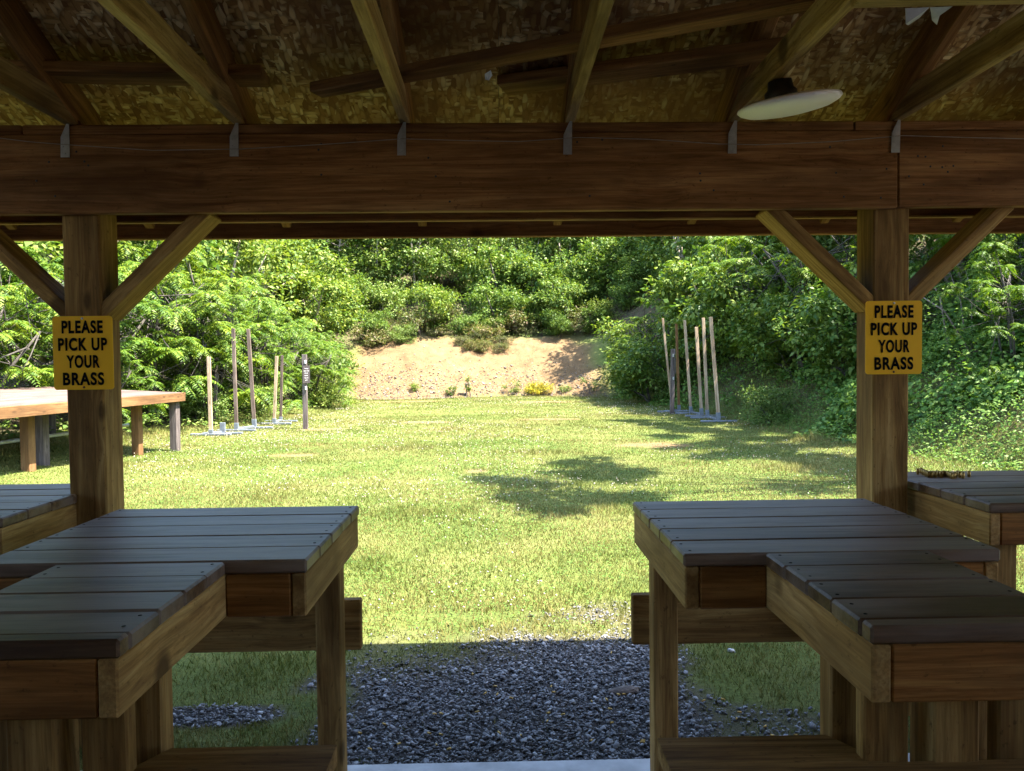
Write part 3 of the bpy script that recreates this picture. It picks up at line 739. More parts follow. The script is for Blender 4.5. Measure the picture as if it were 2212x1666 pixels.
# ------------------------------------------------------------------ target stands
def stand(posts, label, group, feet=True, mats=('stake',), gen=None):
    """posts: list of (top px, top py, wood-bottom px/py, socket-bottom px/py, width m or 0 for an empty socket)"""
    pts = [gpt(p[4], p[5]) for p in posts]
    E_ = empty('target_stand', pts[0]); tag(E_, label, 'target stand', group)
    o = pts[0]
    base = MB()
    for p, g in zip(posts, pts):
        g = g-o
        base.board(g+Vector((-0.42, 0.02, 0.03)), g+Vector((0.42, -0.03, 0.03)), (0, 1, 0), 0.09, 0.04, 0.005)
    for i in range(len(pts)-1):
        base.board(pts[i]-o+Vector((0, 0.05, 0.055)), pts[i+1]-o+Vector((0, 0.05, 0.055)), (0, 0, 1), 0.05, 0.05, 0.004)
    base.build('base', M['steel'], E_)
    for k, (p, g) in enumerate(zip(posts, pts)):
        wb = on_y(p[2], p[3], g.y); w = p[6]; sx = g-o
        tp = on_y(p[0], p[1], g.y)-o
        ax = (tp-(wb-o)).normalized() if w else Vector((0, 0, 1))
        hs = (wb-g).z
        MB().board(sx+Vector((0, 0, 0.02)), sx+ax*max(hs, 0.12), (1, 0, 0), (w or 0.09)+0.014, 0.062, 0.004).build('socket', M['steel'], E_)
        if w:
            MB().board(sx+ax*0.1, tp, (1, 0, 0), w, 0.045, 0.004).build('upright', M[p[7]], E_)
gl = 'target stands along the left thicket'; gr = 'target stands along the right thicket'
stand([(450.8, 771, 455.7, 928, 455.8, 941, 0.075, 'fresh'), (481, 913, 481, 913, 481.5, 938, 0, 'fresh')], 'target stand with one short pale post beside an empty metal socket', gl)
stand([(503.6, 709.5, 510, 913.6, 511, 931, 0.075, 'stake'), (536, 711, 549, 905.5, 550, 925, 0.08, 'stake')], 'target stand with the two tall dark posts on the left lawn edge', gl)
stand([(597.7, 769.6, 592.3, 904, 592, 917, 0.07, 'fresh'), (609.4, 768, 606.5, 900.6, 606.4, 912, 0.06, 'stake')], 'target stand with two close short posts just left of the dark sign post', gl)
stand([(1431.5, 688, 1452, 872, 1453, 890, 0.055, 'fresh'), (1461, 699.6, 1466, 875, 1467, 889, 0.07, 'orange')], 'farthest target stand on the right with an outward leaning thin post', gr)
stand([(1479, 691.8, 1491.6, 878, 1492.8, 894, 0.07, 'fresh'), (1504, 706.7, 1514.5, 882, 1515.8, 899.5, 0.075, 'fresh')], 'middle target stand on the right with two slightly leaning posts', gr)
stand([(1519, 687, 1527.5, 885.4, 1528.5, 903, 0.07, 'fresh'), (1535, 685, 1551.7, 891, 1553, 911, 0.078, 'fresh')], 'nearest target stand on the right, its right post leaning left', gr)
p = gpt(460, 925); tpz = on_y(468.7, 809.5, p.y)
o = MB().board((0, 0, -0.1), tpz-p, (1, 0, 0), 0.07, 0.05, 0.004).build('leaning_stake', M['grey']); o.location = p
tag(o, 'weathered grey stake leaning right behind the short pale target post', 'stake')
# sign posts
def signpost(base, top, w, rz, label, words):
    p = gpt(*base); t = on_y(*top, p.y)-p
    E_ = empty('sign_post', p); tag(E_, label, 'sign post', 'wooden posts with small dark signs')
    MB().board((0, 0, -0.2), t, (1, 0, 0), w, w, 0.006).build('post', M['grey'], E_)
    s = plate(0.24, 0.40, 0.008, 0.012).build('sign_plate', M['darksign'], E_)
    s.location = (0.055 if rz < 0 or words else -0.06, -0.075, t.z*0.735); s.rotation_euler = (0, 0, rz)
    if words:
        text_mesh('lettering', words, 0.030, M['white'], s, sx=0.95, lead=1.75, off=0.0)
        for ch in s.children:
            ch.location.y = -0.004
    for z in (0.90, 0.55):
        MB().board((0.03, -w/2-0.01, t.z*z), (0.05, -w/2-0.03, t.z*z), (0, 0, 1), 0.08, 0.05, 0.003).build('bracket', M['galv'], E_)
signpost((660, 924), (657.5, 766), 0.10, math.radians(62), 'dark wooden post with a small black sign at the left lawn edge',
         ['Your gun', 'down to the', 'shooting', 'benches', 'from this', 'point'])
signpost((1451, 894), (1454, 754), 0.105, math.radians(-82), 'dark weathered post with an edge-on sign among the right target stands', None)

# ------------------------------------------------------------------ foliage
def quads(c, d, n, l, w, fold=0.25):
    """leaf diamonds: base c, direction d, normal n, length l, width w"""
    d = d/np.linalg.norm(d, axis=1, keepdims=True)
    s = np.cross(n, d); s /= (np.linalg.norm(s, axis=1, keepdims=True)+1e-9)
    n2 = np.cross(d, s); l = l[:, None]; w = w[:, None]
    a = c; b = c+d*l*0.42+s*w*0.5+n2*w*fold*0.4; t = c+d*l-n2*l*0.12; e = c+d*l*0.42-s*w*0.5+n2*w*fold*0.4
    V = np.stack([a, b, t, e], 1).reshape(-1, 3)
    return V, np.arange(len(V)).reshape(-1, 4)
def unit(n, rng):
    v = rng.normal(size=(n, 3)); return v/np.linalg.norm(v, axis=1, keepdims=True)

def broad_proto(name, label, cat, seed, H, RX, lobes, twigs, per, ll, mat, bark, zlow=0.15, stems=3, flat=0.75, droop=0.0):
    rng = np.random.default_rng(seed)
    root = empty(name); tag(root, label, cat)
    zc = rng.uniform(zlow, 0.92, lobes)
    ang = rng.uniform(0, 2*np.pi, lobes); rad = np.sqrt(rng.uniform(0.0, 1, lobes))*RX*(1-0.55*np.abs(zc-0.5)*1.2)
    C = np.stack([np.cos(ang)*rad, np.sin(ang)*rad, zc*H], 1)
    R = rng.uniform(0.20, 0.42, lobes)*RX
    V = []; 
    dirs = unit(lobes*twigs, rng); dirs[:, 2] = dirs[:, 2]*0.8+0.15
    li = np.repeat(np.arange(lobes), twigs)
    rr = rng.uniform(0.35, 1.12, len(li))**0.6
    tc = C[li]+dirs*(R[li]*rr)[:, None]*np.array([1, 1, flat])
    tc[:, 2] = np.maximum(tc[:, 2], 0.03*H)
    ti = np.repeat(np.arange(len(tc)), per)
    od = dirs[ti]+unit(len(ti), rng)*0.8; od[:, 2] -= 0.25+droop
    pos = tc[ti]+dirs[ti]*rng.uniform(-1, 1, (len(ti), 1))*ll*1.3+unit(len(ti), rng)*ll*0.7
    nn = dirs[ti]*0.5+np.array([0, 0, 0.9])+unit(len(ti), rng)*0.55
    l = rng.uniform(0.6, 1.25, len(ti))*ll; w = l*rng.uniform(0.5, 0.72, len(ti))
    V, Fq = quads(pos, od, nn, l, w)
    np_mesh('crown', V, Fq, M[mat], 4, root)
    tr = MB()
    for s in range(stems):
        a = 2*math.pi*s/stems+rng.uniform(-.5, .5); r0 = 0.03*H**0.6*(1.6 if stems == 1 else 1)
        top = C[int(np.argmax(C[:, 2]))] if s == 0 else C[rng.integers(lobes)]
        p0 = Vector((math.cos(a)*0.12*(stems > 1), math.sin(a)*0.12*(stems > 1), -0.3)); p3 = Vector(top)
        pm1 = p0.lerp(p3, 0.35)+Vector((rng.uniform(-.1, .1)*RX*.3, rng.uniform(-.1, .1)*RX*.3, 0.12*H)); pm2 = p0.lerp(p3, 0.7)+Vector((0, 0, 0.08*H))
        tr.tube([p0, pm1, pm2, p3], [r0, r0*0.8, r0*0.55, r0*0.15], 6)
        for q in range(3):
            e = Vector(C[rng.integers(lobes)]); b = pm1.lerp(pm2, rng.uniform(0, 1))
            tr.tube([b, b.lerp(e, .5)+Vector((0, 0, 0.04*H)), e], [r0*0.4, r0*0.25, r0*0.08], 5)
    tr.build('trunk', M[bark], root)
    return root

def sumac_proto(name, label, cat, seed, H, RX, ntips, fr, mat='sumac', flen=0.46):
    rng = np.random.default_rng(seed)
    root = empty(name); tag(root, label, cat)
    tr = MB(); tips = []
    ns = max(3, ntips//7)
    for s in range(ns):
        a = 2*math.pi*s/ns+rng.uniform(-.6, .6); rb = rng.uniform(.05, .45)*RX
        p0 = Vector((math.cos(a)*rb*.5, math.sin(a)*rb*.5, -0.3)); lean = rng.uniform(0.2, 0.8)*RX
        p2 = Vector((math.cos(a)*lean, math.sin(a)*lean, H*rng.uniform(.45, .7)))
        pm = p0.lerp(p2, .5)+Vector((0, 0, .1*H))
        tr.tube([p0, pm, p2], [0.035, 0.028, 0.018], 6)
        for q in range(7):
            b = pm.lerp(p2, rng.uniform(0, 1)); aa = rng.uniform(0, 6.28)
            rr = RX*math.sqrt(rng.uniform(0.05, 1))
            zz = H*(0.93-0.42*(rr/RX)**2-0.55*rng.uniform(0, 1)**1.5)
            e = Vector((math.cos(aa)*rr, math.sin(aa)*rr, zz))
            tr.tube([b, b.lerp(e, .55)+Vector((0, 0, -.05)), e], [0.014, 0.010, 0.005], 5); tips.append(e)
    tr.build('trunk', M['stem'], root)
    T = np.array([list(t) for t in tips]); nt_ = len(T)
    ti = np.repeat(np.arange(nt_), fr); n = len(ti)
    az = rng.uniform(0, 2*np.pi, n); el = rng.uniform(-0.15, 0.75, n)
    L_ = rng.uniform(.6, 1.1, n)*flen; npair = 10
    h = np.stack([np.cos(az), np.sin(az), np.zeros(n)], 1); side = np.stack([-np.sin(az), np.cos(az), np.zeros(n)], 1)
    VV = []
    for k in range(npair+1):
        s = (k+1.2)/(npair+1.2)
        pos = T[ti]+h*(L_*s*np.cos(el))[:, None]; pos[:, 2] += L_*(s*np.sin(el)-0.62*s*s)
        slope = np.sin(el)-1.24*s
        tang = h*np.cos(el)[:, None]+np.array([0, 0, 1])*slope[:, None]
        tang /= np.linalg.norm(tang, axis=1, keepdims=True)
        nrm = np.cross(tang, side); nrm *= np.sign(nrm[:, 2:3]+1e-6)
        ls = L_*0.24*np.sin(np.pi*(0.18+0.72*s))
        for sg in ((-1, 1) if k < npair else (0,)):
            d = side*sg*0.95+tang*0.45-nrm*0.30+rng.normal(size=(n, 3))*0.10 if sg else tang
            v, _ = quads(pos, d, nrm+rng.normal(size=(n, 3))*0.12, ls*rng.uniform(.85, 1.1, n), ls*0.33)
            VV.append(v)
    V = np.concatenate(VV); Fq = np.arange(len(V)).reshape(-1, 4)
    np_mesh('crown', V, Fq, M[mat], 4, root)
    return root

def place(proto, x, y, s, label, group, used, rz=None, sz=None, dz=0.0):
    o = proto if proto.name not in used else copy_tree(proto)
    used.add(proto.name)
    o.location = (x, y, float(hz(x, y))-0.05+dz); o.rotation_euler = (random.uniform(-.04, .04), random.uniform(-.04, .04), rz if rz is not None else random.uniform(0, 6.28))
    o.scale = (s, s, sz or s*random.uniform(.92, 1.08))
    tag(o, label, None, group); return o
used = set()
SU = [sumac_proto('sumac_shrub', 'x', 'shrub', 101+i, 3.6, 1.75, 63, 15) for i in range(3)]
BU = [broad_proto('leafy_bush', 'x', 'bush', 201+i, 2.2, 1.35, 26, 44, 6, 0.115, 'broad', 'stem', zlow=.12) for i in range(3)]
LB = [broad_proto('leafy_bush', 'x', 'bush', 221+i, 1.5, 1.2, 22, 46, 6, 0.085, 'light', 'stem', zlow=.10) for i in range(2)]
TR = [broad_proto('hillside_tree', 'x', 'tree', 301+i, 7.0, 2.5, 46, 46, 5, 0.21, 'broad', 'barkpale', zlow=.18, stems=2, flat=.6) for i in range(3)]
TL = [broad_proto('hillside_tree', 'x', 'tree', 321+i, 6.5, 2.3, 42, 46, 5, 0.20, 'light', 'barkpale', zlow=.18, stems=2, flat=.6) for i in range(2)]
BR = [broad_proto('dry_brush_clump', 'x', 'brush', 401+i, 0.75, 0.95, 16, 40, 6, 0.075, 'brush', 'bark', zlow=.08, stems=5) for i in range(2)]

# left thicket: sumac
gS = 'sumac shrubs of the left thicket'
for k, (x, y, s, lab) in enumerate([
    (-7.7, 16.8, 1.12, 'tall feathery sumac shrub behind the short pale target post'),
    (-8.5, 15.4, 1.20, 'tall sumac shrub above the right end of the plywood table'),
    (-7.4, 18.9, 1.10, 'bright sumac shrub behind the two tall dark target posts'),
    (-7.9, 18.4, 1.30, 'tallest sumac shrub, rising under the roof edge left of the tall posts'),
    (-7.2, 20.6, 1.05, 'rounded sumac shrub just right of the two tall target posts'),
    (-7.8, 21.5, 1.20, 'sumac shrub at the back of the thicket above the close short posts'),
    (-6.9, 22.8, 0.98, 'sumac shrub behind the close pair of short posts'),
    (-6.3, 24.9, 0.90, 'yellow green sumac shrub sloping down above the dark sign post'),
    (-6.6, 27.0, 0.82, 'low sumac shrub at the right end of the left thicket'),
    (-8.6, 12.6, 0.95, 'sumac shrub behind the plywood table, left of the left post'),
    (-9.6, 11.0, 1.00, 'sumac shrub at the left picture edge above the plywood table'),
    (-7.6, 14.6, 0.62, 'low sumac shrub showing just behind the plywood table corner')]):
    place(SU[k % 3], x, y, s, lab, gS, used)
# low bushes at the foot of the left thicket
gB = 'bushes at the foot of the left thicket'
for k, (x, y, s, lab) in enumerate([
    (-5.7, 25.3, 0.85, 'pale low bush right behind the dark sign post'),
    (-6.6, 27.6, 1.0, 'round light green bush at the left foot of the bare bank'),
    (-7.0, 30.2, 1.0, 'darker round bush touching the left end of the bare earth'),
    (-6.3, 20.2, 0.6, 'low pale bush between the tall posts and the close short posts'),
    (-6.9, 17.8, 0.6, 'low pale bush behind the feet of the tall dark posts')]):
    place((LB+[BU[0]])[0 if k < 2 else (2 if k == 2 else 1)], x, y, s, lab, gB, used)
# trees behind the left thicket
for k, (x, y, s) in enumerate([(-11, 14.5, .95), (-10.5, 18, 1.0), (-10.6, 22, 1.0), (-9.2, 25.5, .95), (-9.0, 29.5, .9), (-12.5, 11.5, .9), (-13.5, 17.5, 1.1), (-13, 26, 1.15), (-8.0, 33.0, .8), (-11.5, 33, 1.0), (-15, 21.5, 1.2)]):
    place((TR[k % 3] if k % 3 else TL[k % 2]), x, y, s, 'leafy tree of the dark wood standing behind the sumac thicket', 'trees behind the left thicket', used)
# hillside behind the bank
rs = random.Random(5)
gH = 'bushes on the hillside above the bank'
n = 0
for row, (dy, step, s0, s1, kind) in enumerate([(5.0, 1.5, .5, .85, 'b'), (6.3, 1.6, .8, 1.25, 'b'), (8.3, 2.2, 1.1, 1.6, 'b'), (10.5, 2.4, .62, .85, 't'), (14, 3.0, .8, 1.05, 't'), (19, 3.6, .95, 1.25, 't'), (26, 4.5, 1.1, 1.4, 't')]):
    half = 7.5+dy*0.55
    x = -half+rs.uniform(0, step)
    while x < half:
        y = float(foot(x))+dy+rs.uniform(-.5, .5); s = rs.uniform(s0, s1)
        if kind == 'b' and -6.5 < x < 0.3 and 6 < dy < 9 and rs.random() < .55:
            x += step; continue
        if kind == 'b' and dy < 6 and -4.5 < x < 3.5 and rs.random() < .6:
            x += step; continue
        if kind == 'b':
            pr = rs.choice(BU+BU+LB); 
            place(pr, x, y, s, 'leafy bush in the thick growth on the slope above the bare bank', gH, used)
        else:
            place(rs.choice(TR+TL), x, y, s, 'slender leafy tree of the wood on the hill behind the bank', 'trees on the hill behind the bank', used)
        x += step*rs.uniform(.75, 1.25)
# brush hanging over the bank edge and tufts on the bank
for k, (px, py, s, lab) in enumerate([(1045, 742, 1.0, 'big dry brush clump spilling down the middle of the bare bank'), (905, 718, 1.3, 'dry brush clump at the top edge of the bank, left of the middle clump'), (862, 722, .8, 'small dry brush clump at the upper left corner of the bare earth'),
                                      (975, 712, 1.4, 'brownish brush clump on the bank edge under the dark hollow'), (1105, 722, 1.4, 'brush clump on the bank edge right of the middle clump'), (1255, 712, 1.2, 'dry brush clump at the right top of the sandy hollow'), (800, 745, 1.1, 'brush clump on the left end of the bare bank')]+[(rs.uniform(800, 1290), rs.uniform(690, 728), rs.uniform(.3, .75), 'small brush tuft on the ragged upper edge of the bare bank') for _ in range(26)]+[(rs.uniform(985, 1105), rs.uniform(722, 765), rs.uniform(.35, .7), 'small brush tuft hanging below the big clump on the bank') for _ in range(8)]):
    d = ray(px, py); t = 30.0
    while t < 45 and (CAMZ+d.z*t) > float(hz(d.x*t, d.y*t)): t += 0.05
    place(BR[k % 2], d.x*t, d.y*t, s, lab, 'brush clumps along the bank edge', used)
# plants at the foot of the bank
def ground_hit(px, py, t0=4.0, t1=60.0):
    d = ray(px, py); t = t0
    while t < t1 and (CAMZ+d.z*t) > float(hz(d.x*t, d.y*t)): t += 0.05
    return d.x*t, d.y*t
yf = broad_proto('yellow_flower_clump', 'low clump of yellow flowers at the foot of the bare bank', 'flowers', 501, 0.36, 0.62, 16, 40, 6, 0.05, 'flower', 'bark', zlow=.3, stems=5)
x, y = ground_hit(1168, 851); yf.location = (x, y, float(hz(x, y))-.03)
for k, (px, py, H, RX, lab) in enumerate([(1011, 858, 0.95, 0.10, 'tall thin weed stalk standing in front of the bare bank'), (975, 856, 0.42, 0.25, 'small dark weed left of the tall weed stalk'), (1107, 848, 0.50, 0.36, 'small leafy weed just left of the yellow flowers'), (1222, 846, 0.22, 0.3, 'tiny green weed right of the yellow flowers'), (1285, 850, 0.75, 0.55, 'light green weed clump at the right foot of the bank'), (895, 845, 0.3, 0.2, 'tiny weed at the left foot of the bank')]):
    w = broad_proto('weed', lab, 'weed', 520+k, H, RX, 10, 16, 5, 0.05, 'light' if k != 1 else 'broad', 'bark', zlow=.15, stems=3)
    x, y = ground_hit(px, py); w.location = (x, y, float(hz(x, y))-.02); w['group'] = 'weeds at the foot of the bank'
# right thicket
gR = 'shrubs and trees of the right thicket'
for k, (pr, x, y, s, lab) in enumerate([
    (SU[0], 5.9, 27.5, .95, 'bright shrub where the right thicket meets the bare bank'),
    (BU[0], 5.5, 29.6, 1.15, 'dark bush shading the right end of the bare bank'),
    (BU[1], 5.3, 25.6, 1.1, 'rounded bush just left of the right target posts'),
    (BU[2], 7.1, 24.2, 1.45, 'dense bush behind the farthest right target stand'),
    (BU[0], 7.4, 21.4, 1.4, 'dense bush behind the middle right target stand'),
    (SU[1], 7.6, 24.5, 1.35, 'tall feathery shrub above the farthest right target posts'),
    (SU[2], 7.7, 21.2, 1.35, 'tall feathery shrub above the nearest right target posts'),
    (SU[0], 8.0, 18.2, 1.25, 'feathery shrub leaning over the lawn under the right knee brace'),
    (BU[1], 7.3, 18.0, 1.1, 'leafy bush right of the nearest target stand'),
    (BU[2], 7.4, 15.6, 1.05, 'leafy bush left of the right post in deep shade'),
    (LB[0], 6.0, 16.6, .55, 'low pale bush at the lawn edge right of the target posts'),
    (LB[1], 5.9, 24.6, .6, 'low pale bush at the lawn edge left of the right stands'),
    (SU[1], 9.6, 13.6, 1.15, 'feathery sapling just right of the right post under the roof edge'),
    (BU[0], 9.4, 13.0, 0.9, 'leafy bush high on the vine bank behind the bare branches'),
    (SU[2], 8.0, 11.6, .62, 'small feathery sapling at the right picture edge above the right bench'),
    (SU[0], 8.9, 12.6, .62, 'small feathery sapling behind the one at the right picture edge')]):
    place(pr, x, y, s, lab, gR, used)
for k, (x, y, s) in enumerate([(9, 29, .95), (8.4, 33, .85), (10, 25.5, 1.0), (10.2, 21.5, 1.0), (10.8, 17.8, 1.0), (12.0, 15.0, .95), (13.5, 20, 1.2), (13, 27, 1.2), (14.5, 15.5, 1.2), (15.0, 11.5, 1.0), (12, 36, 1.1)]):
    place((TR[k % 3] if k % 3 else TL[k % 2]), x, y, s, 'leafy tree of the shaded wood rising behind the right bank', 'trees behind the right thicket', used)
# trees beside the shelter that throw the branch shadows on the lawn
def limb_tree(x0, y0, label, blobs, seed, trunk_h, ll=0.11):
    """blobs: (px, py, half width px, half height px, height of the foliage above ground)"""
    r = np.random.default_rng(seed); root = empty('shade_tree', (x0, y0, float(hz(x0, y0)))); tag(root, label, 'tree', 'trees beside the shelter')
    tr = MB(); z0 = float(hz(x0, y0))
    tr.tube([(0, 0, -.4), (0.05, -.05, trunk_h*.4), (-.1, .05, trunk_h*.75), (-.05, 0, trunk_h)], [.17, .14, .11, .05], 9)
    VV = []
    for (px, py, a, b, h) in blobs:
        g = on_z(px, py, GZ); e = on_z(px+a, py, GZ); f = on_z(px, py-b, GZ)
        rx = (e-g).length; ry = (f-g).length
        c = np.array([g.x+SUN_TO.x/SUN_TO.z*h-x0, g.y+SUN_TO.y/SUN_TO.z*h-y0, h-z0])
        n = int(6500*rx*ry)+160
        sub = r.normal(size=(9, 3))*np.array([rx*.52, ry*.52, .2]); p = sub[r.integers(0, 9, n)]+r.normal(size=(n, 3))*np.array([.13, .15, .1])+c
        nn = np.array([[.3, -.1, 1.]])+unit(n, r)*.5; d = unit(n, r); d[:, 2] = d[:, 2]*.4-.2
        l = r.uniform(.6, 1.25, n)*ll; V, _ = quads(p, d, nn, l, l*.62); VV.append(V)
        st = Vector((0, 0, trunk_h*r.uniform(.45, .85))); en = Vector(c)
        tr.tube([st, st.lerp(en, .5)+Vector((0, 0, .25)), en], [.028, .016, .007], 6)
    V = np.concatenate(VV); np_mesh('crown', V, np.arange(len(V)).reshape(-1, 4), M['broad'], 4, root)
    tr.build('trunk', M['bark'], root)
limb_tree(7.3, 7.6, 'tree beside the shelter with thin branches reaching over the lawn', [
    (1075, 1040, 32, 6, 6.2), (1120, 1048, 40, 8, 6.2), (1175, 1052, 40, 8, 6.3), (1240, 1022, 32, 10, 6.6), (1285, 1012, 45, 11, 6.6), (1335, 1032, 40, 8, 6.5), (1225, 1003, 18, 5, 6.8),
    (1130, 1080, 42, 9, 5.9), (1180, 1092, 40, 8, 5.9), (1195, 1108, 22, 5, 5.8), (1260, 1080, 40, 6, 5.8), (1320, 1082, 50, 7, 5.9), (1375, 1075, 30, 6, 5.9), (1370, 1020, 25, 6, 6.4),
    (1740, 1062, 50, 7, 6.0)], 31, 8.0)
limb_tree(10.4, 12.2, 'tree on the right bank shading the lawn edge', [
    (1560, 985, 60, 10, 6.8), (1640, 975, 60, 12, 6.8), (1720, 990, 60, 14, 6.5), (1800, 1005, 50, 16, 6.2), (1560, 960, 60, 8, 7.2), (1660, 950, 70, 10, 7.2), (1760, 960, 60, 14, 6.8), (1840, 1030, 50, 16, 6.0), (1480, 970, 30, 4, 7.4), (1900, 1010, 60, 25, 6)], 32, 8.6)
limb_tree(8.6, 17.0, 'tree on the right bank behind the right post', [
    (1400, 912, 45, 5, 7.6), (1460, 920, 50, 7, 7.6), (1530, 930, 60, 8, 7.4), (1600, 935, 60, 8, 7.2), (1680, 930, 70, 8, 7), (1450, 942, 40, 5, 7.4), (1370, 908, 25, 3, 7.6)], 33, 9.0)
for x, y, s, lab in ((13.4, 11.2, .85, 'leafy tree at the top of the vine bank'),):
    place(TR[1], x, y, s, lab, 'trees beside the shelter', used)
# bare leaning branches on the right bank
for k, (pts, r, lab) in enumerate([([(1990, 640, 13.2), (2040, 672, 13.0), (2112, 722, 12.8)], .018, 'longest bare grey branch leaning left on the vine bank'),
                                   ([(2000, 590, 13.6), (2030, 640, 13.4), (2058, 680, 13.2)], .016, 'bare branch crossing above the longest leaning branch'),
                                   ([(2050, 585, 13.8), (2075, 650, 13.5), (2090, 695, 13.3)], .012, 'thin bare stem rising steeply behind the leaning branches'),
                                   ([(2085, 580, 13.6), (2100, 640, 13.4), (2098, 690, 13.2)], .011, 'thin upright bare stem right of the leaning branches')]):
    P = [on_y(*q) for q in pts]
    # run the foot into the bank
    P[-1].z = min(P[-1].z, float(hz(P[-1].x, P[-1].y))-0.05)
    o = MB().tube(P, [r*.5, r*.8, r], 6).build('bare_branch', M['bark']); tag(o, lab, 'branch', 'bare branches on the right bank')

# ------------------------------------------------------------------ ground cover (nobody could count it)
def scatter(n, x0, x1, y0, y1, dens, rng):
    x = rng.uniform(x0, x1, n); y = rng.uniform(y0, y1, n)
    k = rng.uniform(0, 1, n) < dens(x, y); return x[k], y[k]
rng = np.random.default_rng(77)
def vine_d(x, y):
    d = x-edge_r(y)
    return smooth(-0.15, 0.5, d+(fbm(x, y, 8)-.5)*.8)*np.clip(1.3-0.10*d, .25, 1)*np.clip((24-y)/12, .2, 1)
x, y = scatter(420000, 4.0, 15, 6, 30, vine_d, rng)
z = hz(x, y); e = 0.02
nx_ = -(hz(x+e, y)-z)/e; ny_ = -(hz(x, y+e)-z)/e
nn = np.stack([nx_, ny_, np.ones_like(x)], 1); nn /= np.linalg.norm(nn, axis=1, keepdims=True)
hgt = (0.06+1.9*fbm(x*0.8, y*0.8, 61)**2.3*smooth(0, 1.2, x-edge_r(y)))*rng.uniform(.2, 1.1, len(x))
pos = np.stack([x, y, z], 1)+nn*hgt[:, None]*.4+np.array([0, 0, 1])*hgt[:, None]*.7
kind = fbm(x*.8+5, y*.8, 63)
l = np.where(kind > .52, rng.uniform(.05, .12, len(x)), rng.uniform(.025, .07, len(x))); a = rng.uniform(0, 2*np.pi, len(x))
d = np.stack([np.cos(a), np.sin(a), rng.uniform(-.8, .5, len(x))], 1)
V, Fq = quads(pos, d, nn+unit(len(x), rng)*.75+np.array([-.25, -.25, .2]), l, l*np.where(kind > .52, rng.uniform(.6, .95, len(x)), rng.uniform(.25, .55, len(x))))
o = np_mesh('vine_cover', V, Fq, M['vine'], 4); tag(o, 'tangled green vines and weeds covering the shaded right bank', 'ground cover', kind='stuff')
# leafy undergrowth under the left thicket and on the hillside
def ug(x, y):
    dl = edge_l(y)-x; dh = y-foot(x)
    return np.clip(smooth(-.2, .6, dl+(fbm(x, y, 8)-.5)*.8)*np.clip(1.2-.12*dl, 0, 1)*.55+smooth(4.4, 5.6, dh+(fbm(x, y, 18)-.5)*1.6)*np.clip(1.2-.06*dh, 0, 1), 0, 1)*(1-dirt_mask(x, y))
x, y = scatter(130000, -14, 9, 8, 46, ug, rng)
z = hz(x, y); hgt = 0.04+0.55*fbm(x*1.3, y*1.3, 62)**1.6*rng.uniform(.2, 1, len(x))
l = rng.uniform(.05, .13, len(x)); a = rng.uniform(0, 2*np.pi, len(x))
d = np.stack([np.cos(a), np.sin(a), rng.uniform(-.5, .4, len(x))], 1)
V, Fq = quads(np.stack([x, y, z+hgt], 1), d, np.array([[0.1, -.3, 1.]])+unit(len(x), rng)*.5, l, l*rng.uniform(.35, .7, len(x)))
o = np_mesh('undergrowth', V, Fq, M['light'], 4); tag(o, 'low leafy undergrowth below the thickets', 'ground cover', kind='stuff')

# lawn
def grass_mat():
    m, t, p, out = new_mat('grass_blade')
    g = N(t, 'ShaderNodeNewGeometry')
    tc = N(t, 'ShaderNodeTexCoord')
    big = noise(t, tc.outputs['Object'], 0.42, 6, 0.68)
    fresh = ramp(t, g.outputs['Random Per Island'], [(0.0, (0.050, 0.078, 0.012)), (0.5, (0.102, 0.128, 0.020)), (1.0, (0.165, 0.175, 0.036))])
    dry = ramp(t, g.outputs['Random Per Island'], [(0.0, (0.115, 0.108, 0.023)), (0.5, (0.19, 0.16, 0.043)), (1.0, (0.29, 0.23, 0.095))])
    c = mixc(t, ramp(t, big, [(0.42, (0.03, 0.03, 0.03)), (0.58, (0.9, 0.9, 0.9))]), fresh, dry)
    t.links.new(c, p.inputs['Base Color']); p.inputs['Roughness'].default_value = 0.6; p.inputs['Specular IOR Level'].default_value = 0.25
    tr = N(t, 'ShaderNodeBsdfTranslucent'); t.links.new(c, tr.inputs['Color'])
    mx = N(t, 'ShaderNodeMixShader'); mx.inputs[0].default_value = 0.3
    t.links.new(p.outputs[0], mx.inputs[1]); t.links.new(tr.outputs[0], mx.inputs[2]); t.links.new(mx.outputs[0], out.inputs[0])
    return m
M['grass'] = grass_mat()
xs_, ys_ = [], []
for y0, y1, n in ((2.7, 5.5, 150000), (5.5, 9, 170000), (9, 14, 150000), (14, 21, 110000), (21, 33, 90000)):
    y = rng.uniform(y0, y1, n); half = np.minimum(0.74*y+0.8, 9.0)
    x = rng.uniform(-1, 1, n)*half+0.02*y
    xs_.append(x); ys_.append(y)
x = np.concatenate(xs_); y = np.concatenate(ys_)
shade = smooth(3.9, 3.7, y)
keep = (x > edge_l(y)-0.9) & (x < edge_r(y)+2.2) & (rng.uniform(0, 1, len(x)) > np.clip(np.maximum(gravel_mask(x, y)*1.02, np.maximum(bare(x, y)*.93, dirt_mask(x, y)*.97)), 0, .985)) & (y > slab_y+0.01)
keep &= (y > 4.4) | (rng.uniform(0, 1, len(x)) < 0.35+0.65*smooth(0.35, 0.6, fbm(x*2.5, y*2.5, 71)))
x = x[keep]; y = y[keep]
edge = np.clip(smooth(0.9, -0.2, x-edge_l(y))+1.5*smooth(0.9, -0.6, edge_r(y)-x)+smooth(-1.4, -0.2, y-foot(x))*0.5, 0, 1)
hh = (0.015+0.028*fbm(x*1.6, y*1.6, 81))*rng.uniform(.5, 1.25, len(x))*(1+3.2*edge*rng.uniform(0, 1, len(x))**1.5)
hh = hh*(1+0.9*smooth(0.62, 0.8, fbm(x*1.1, y*1.1, 91)))
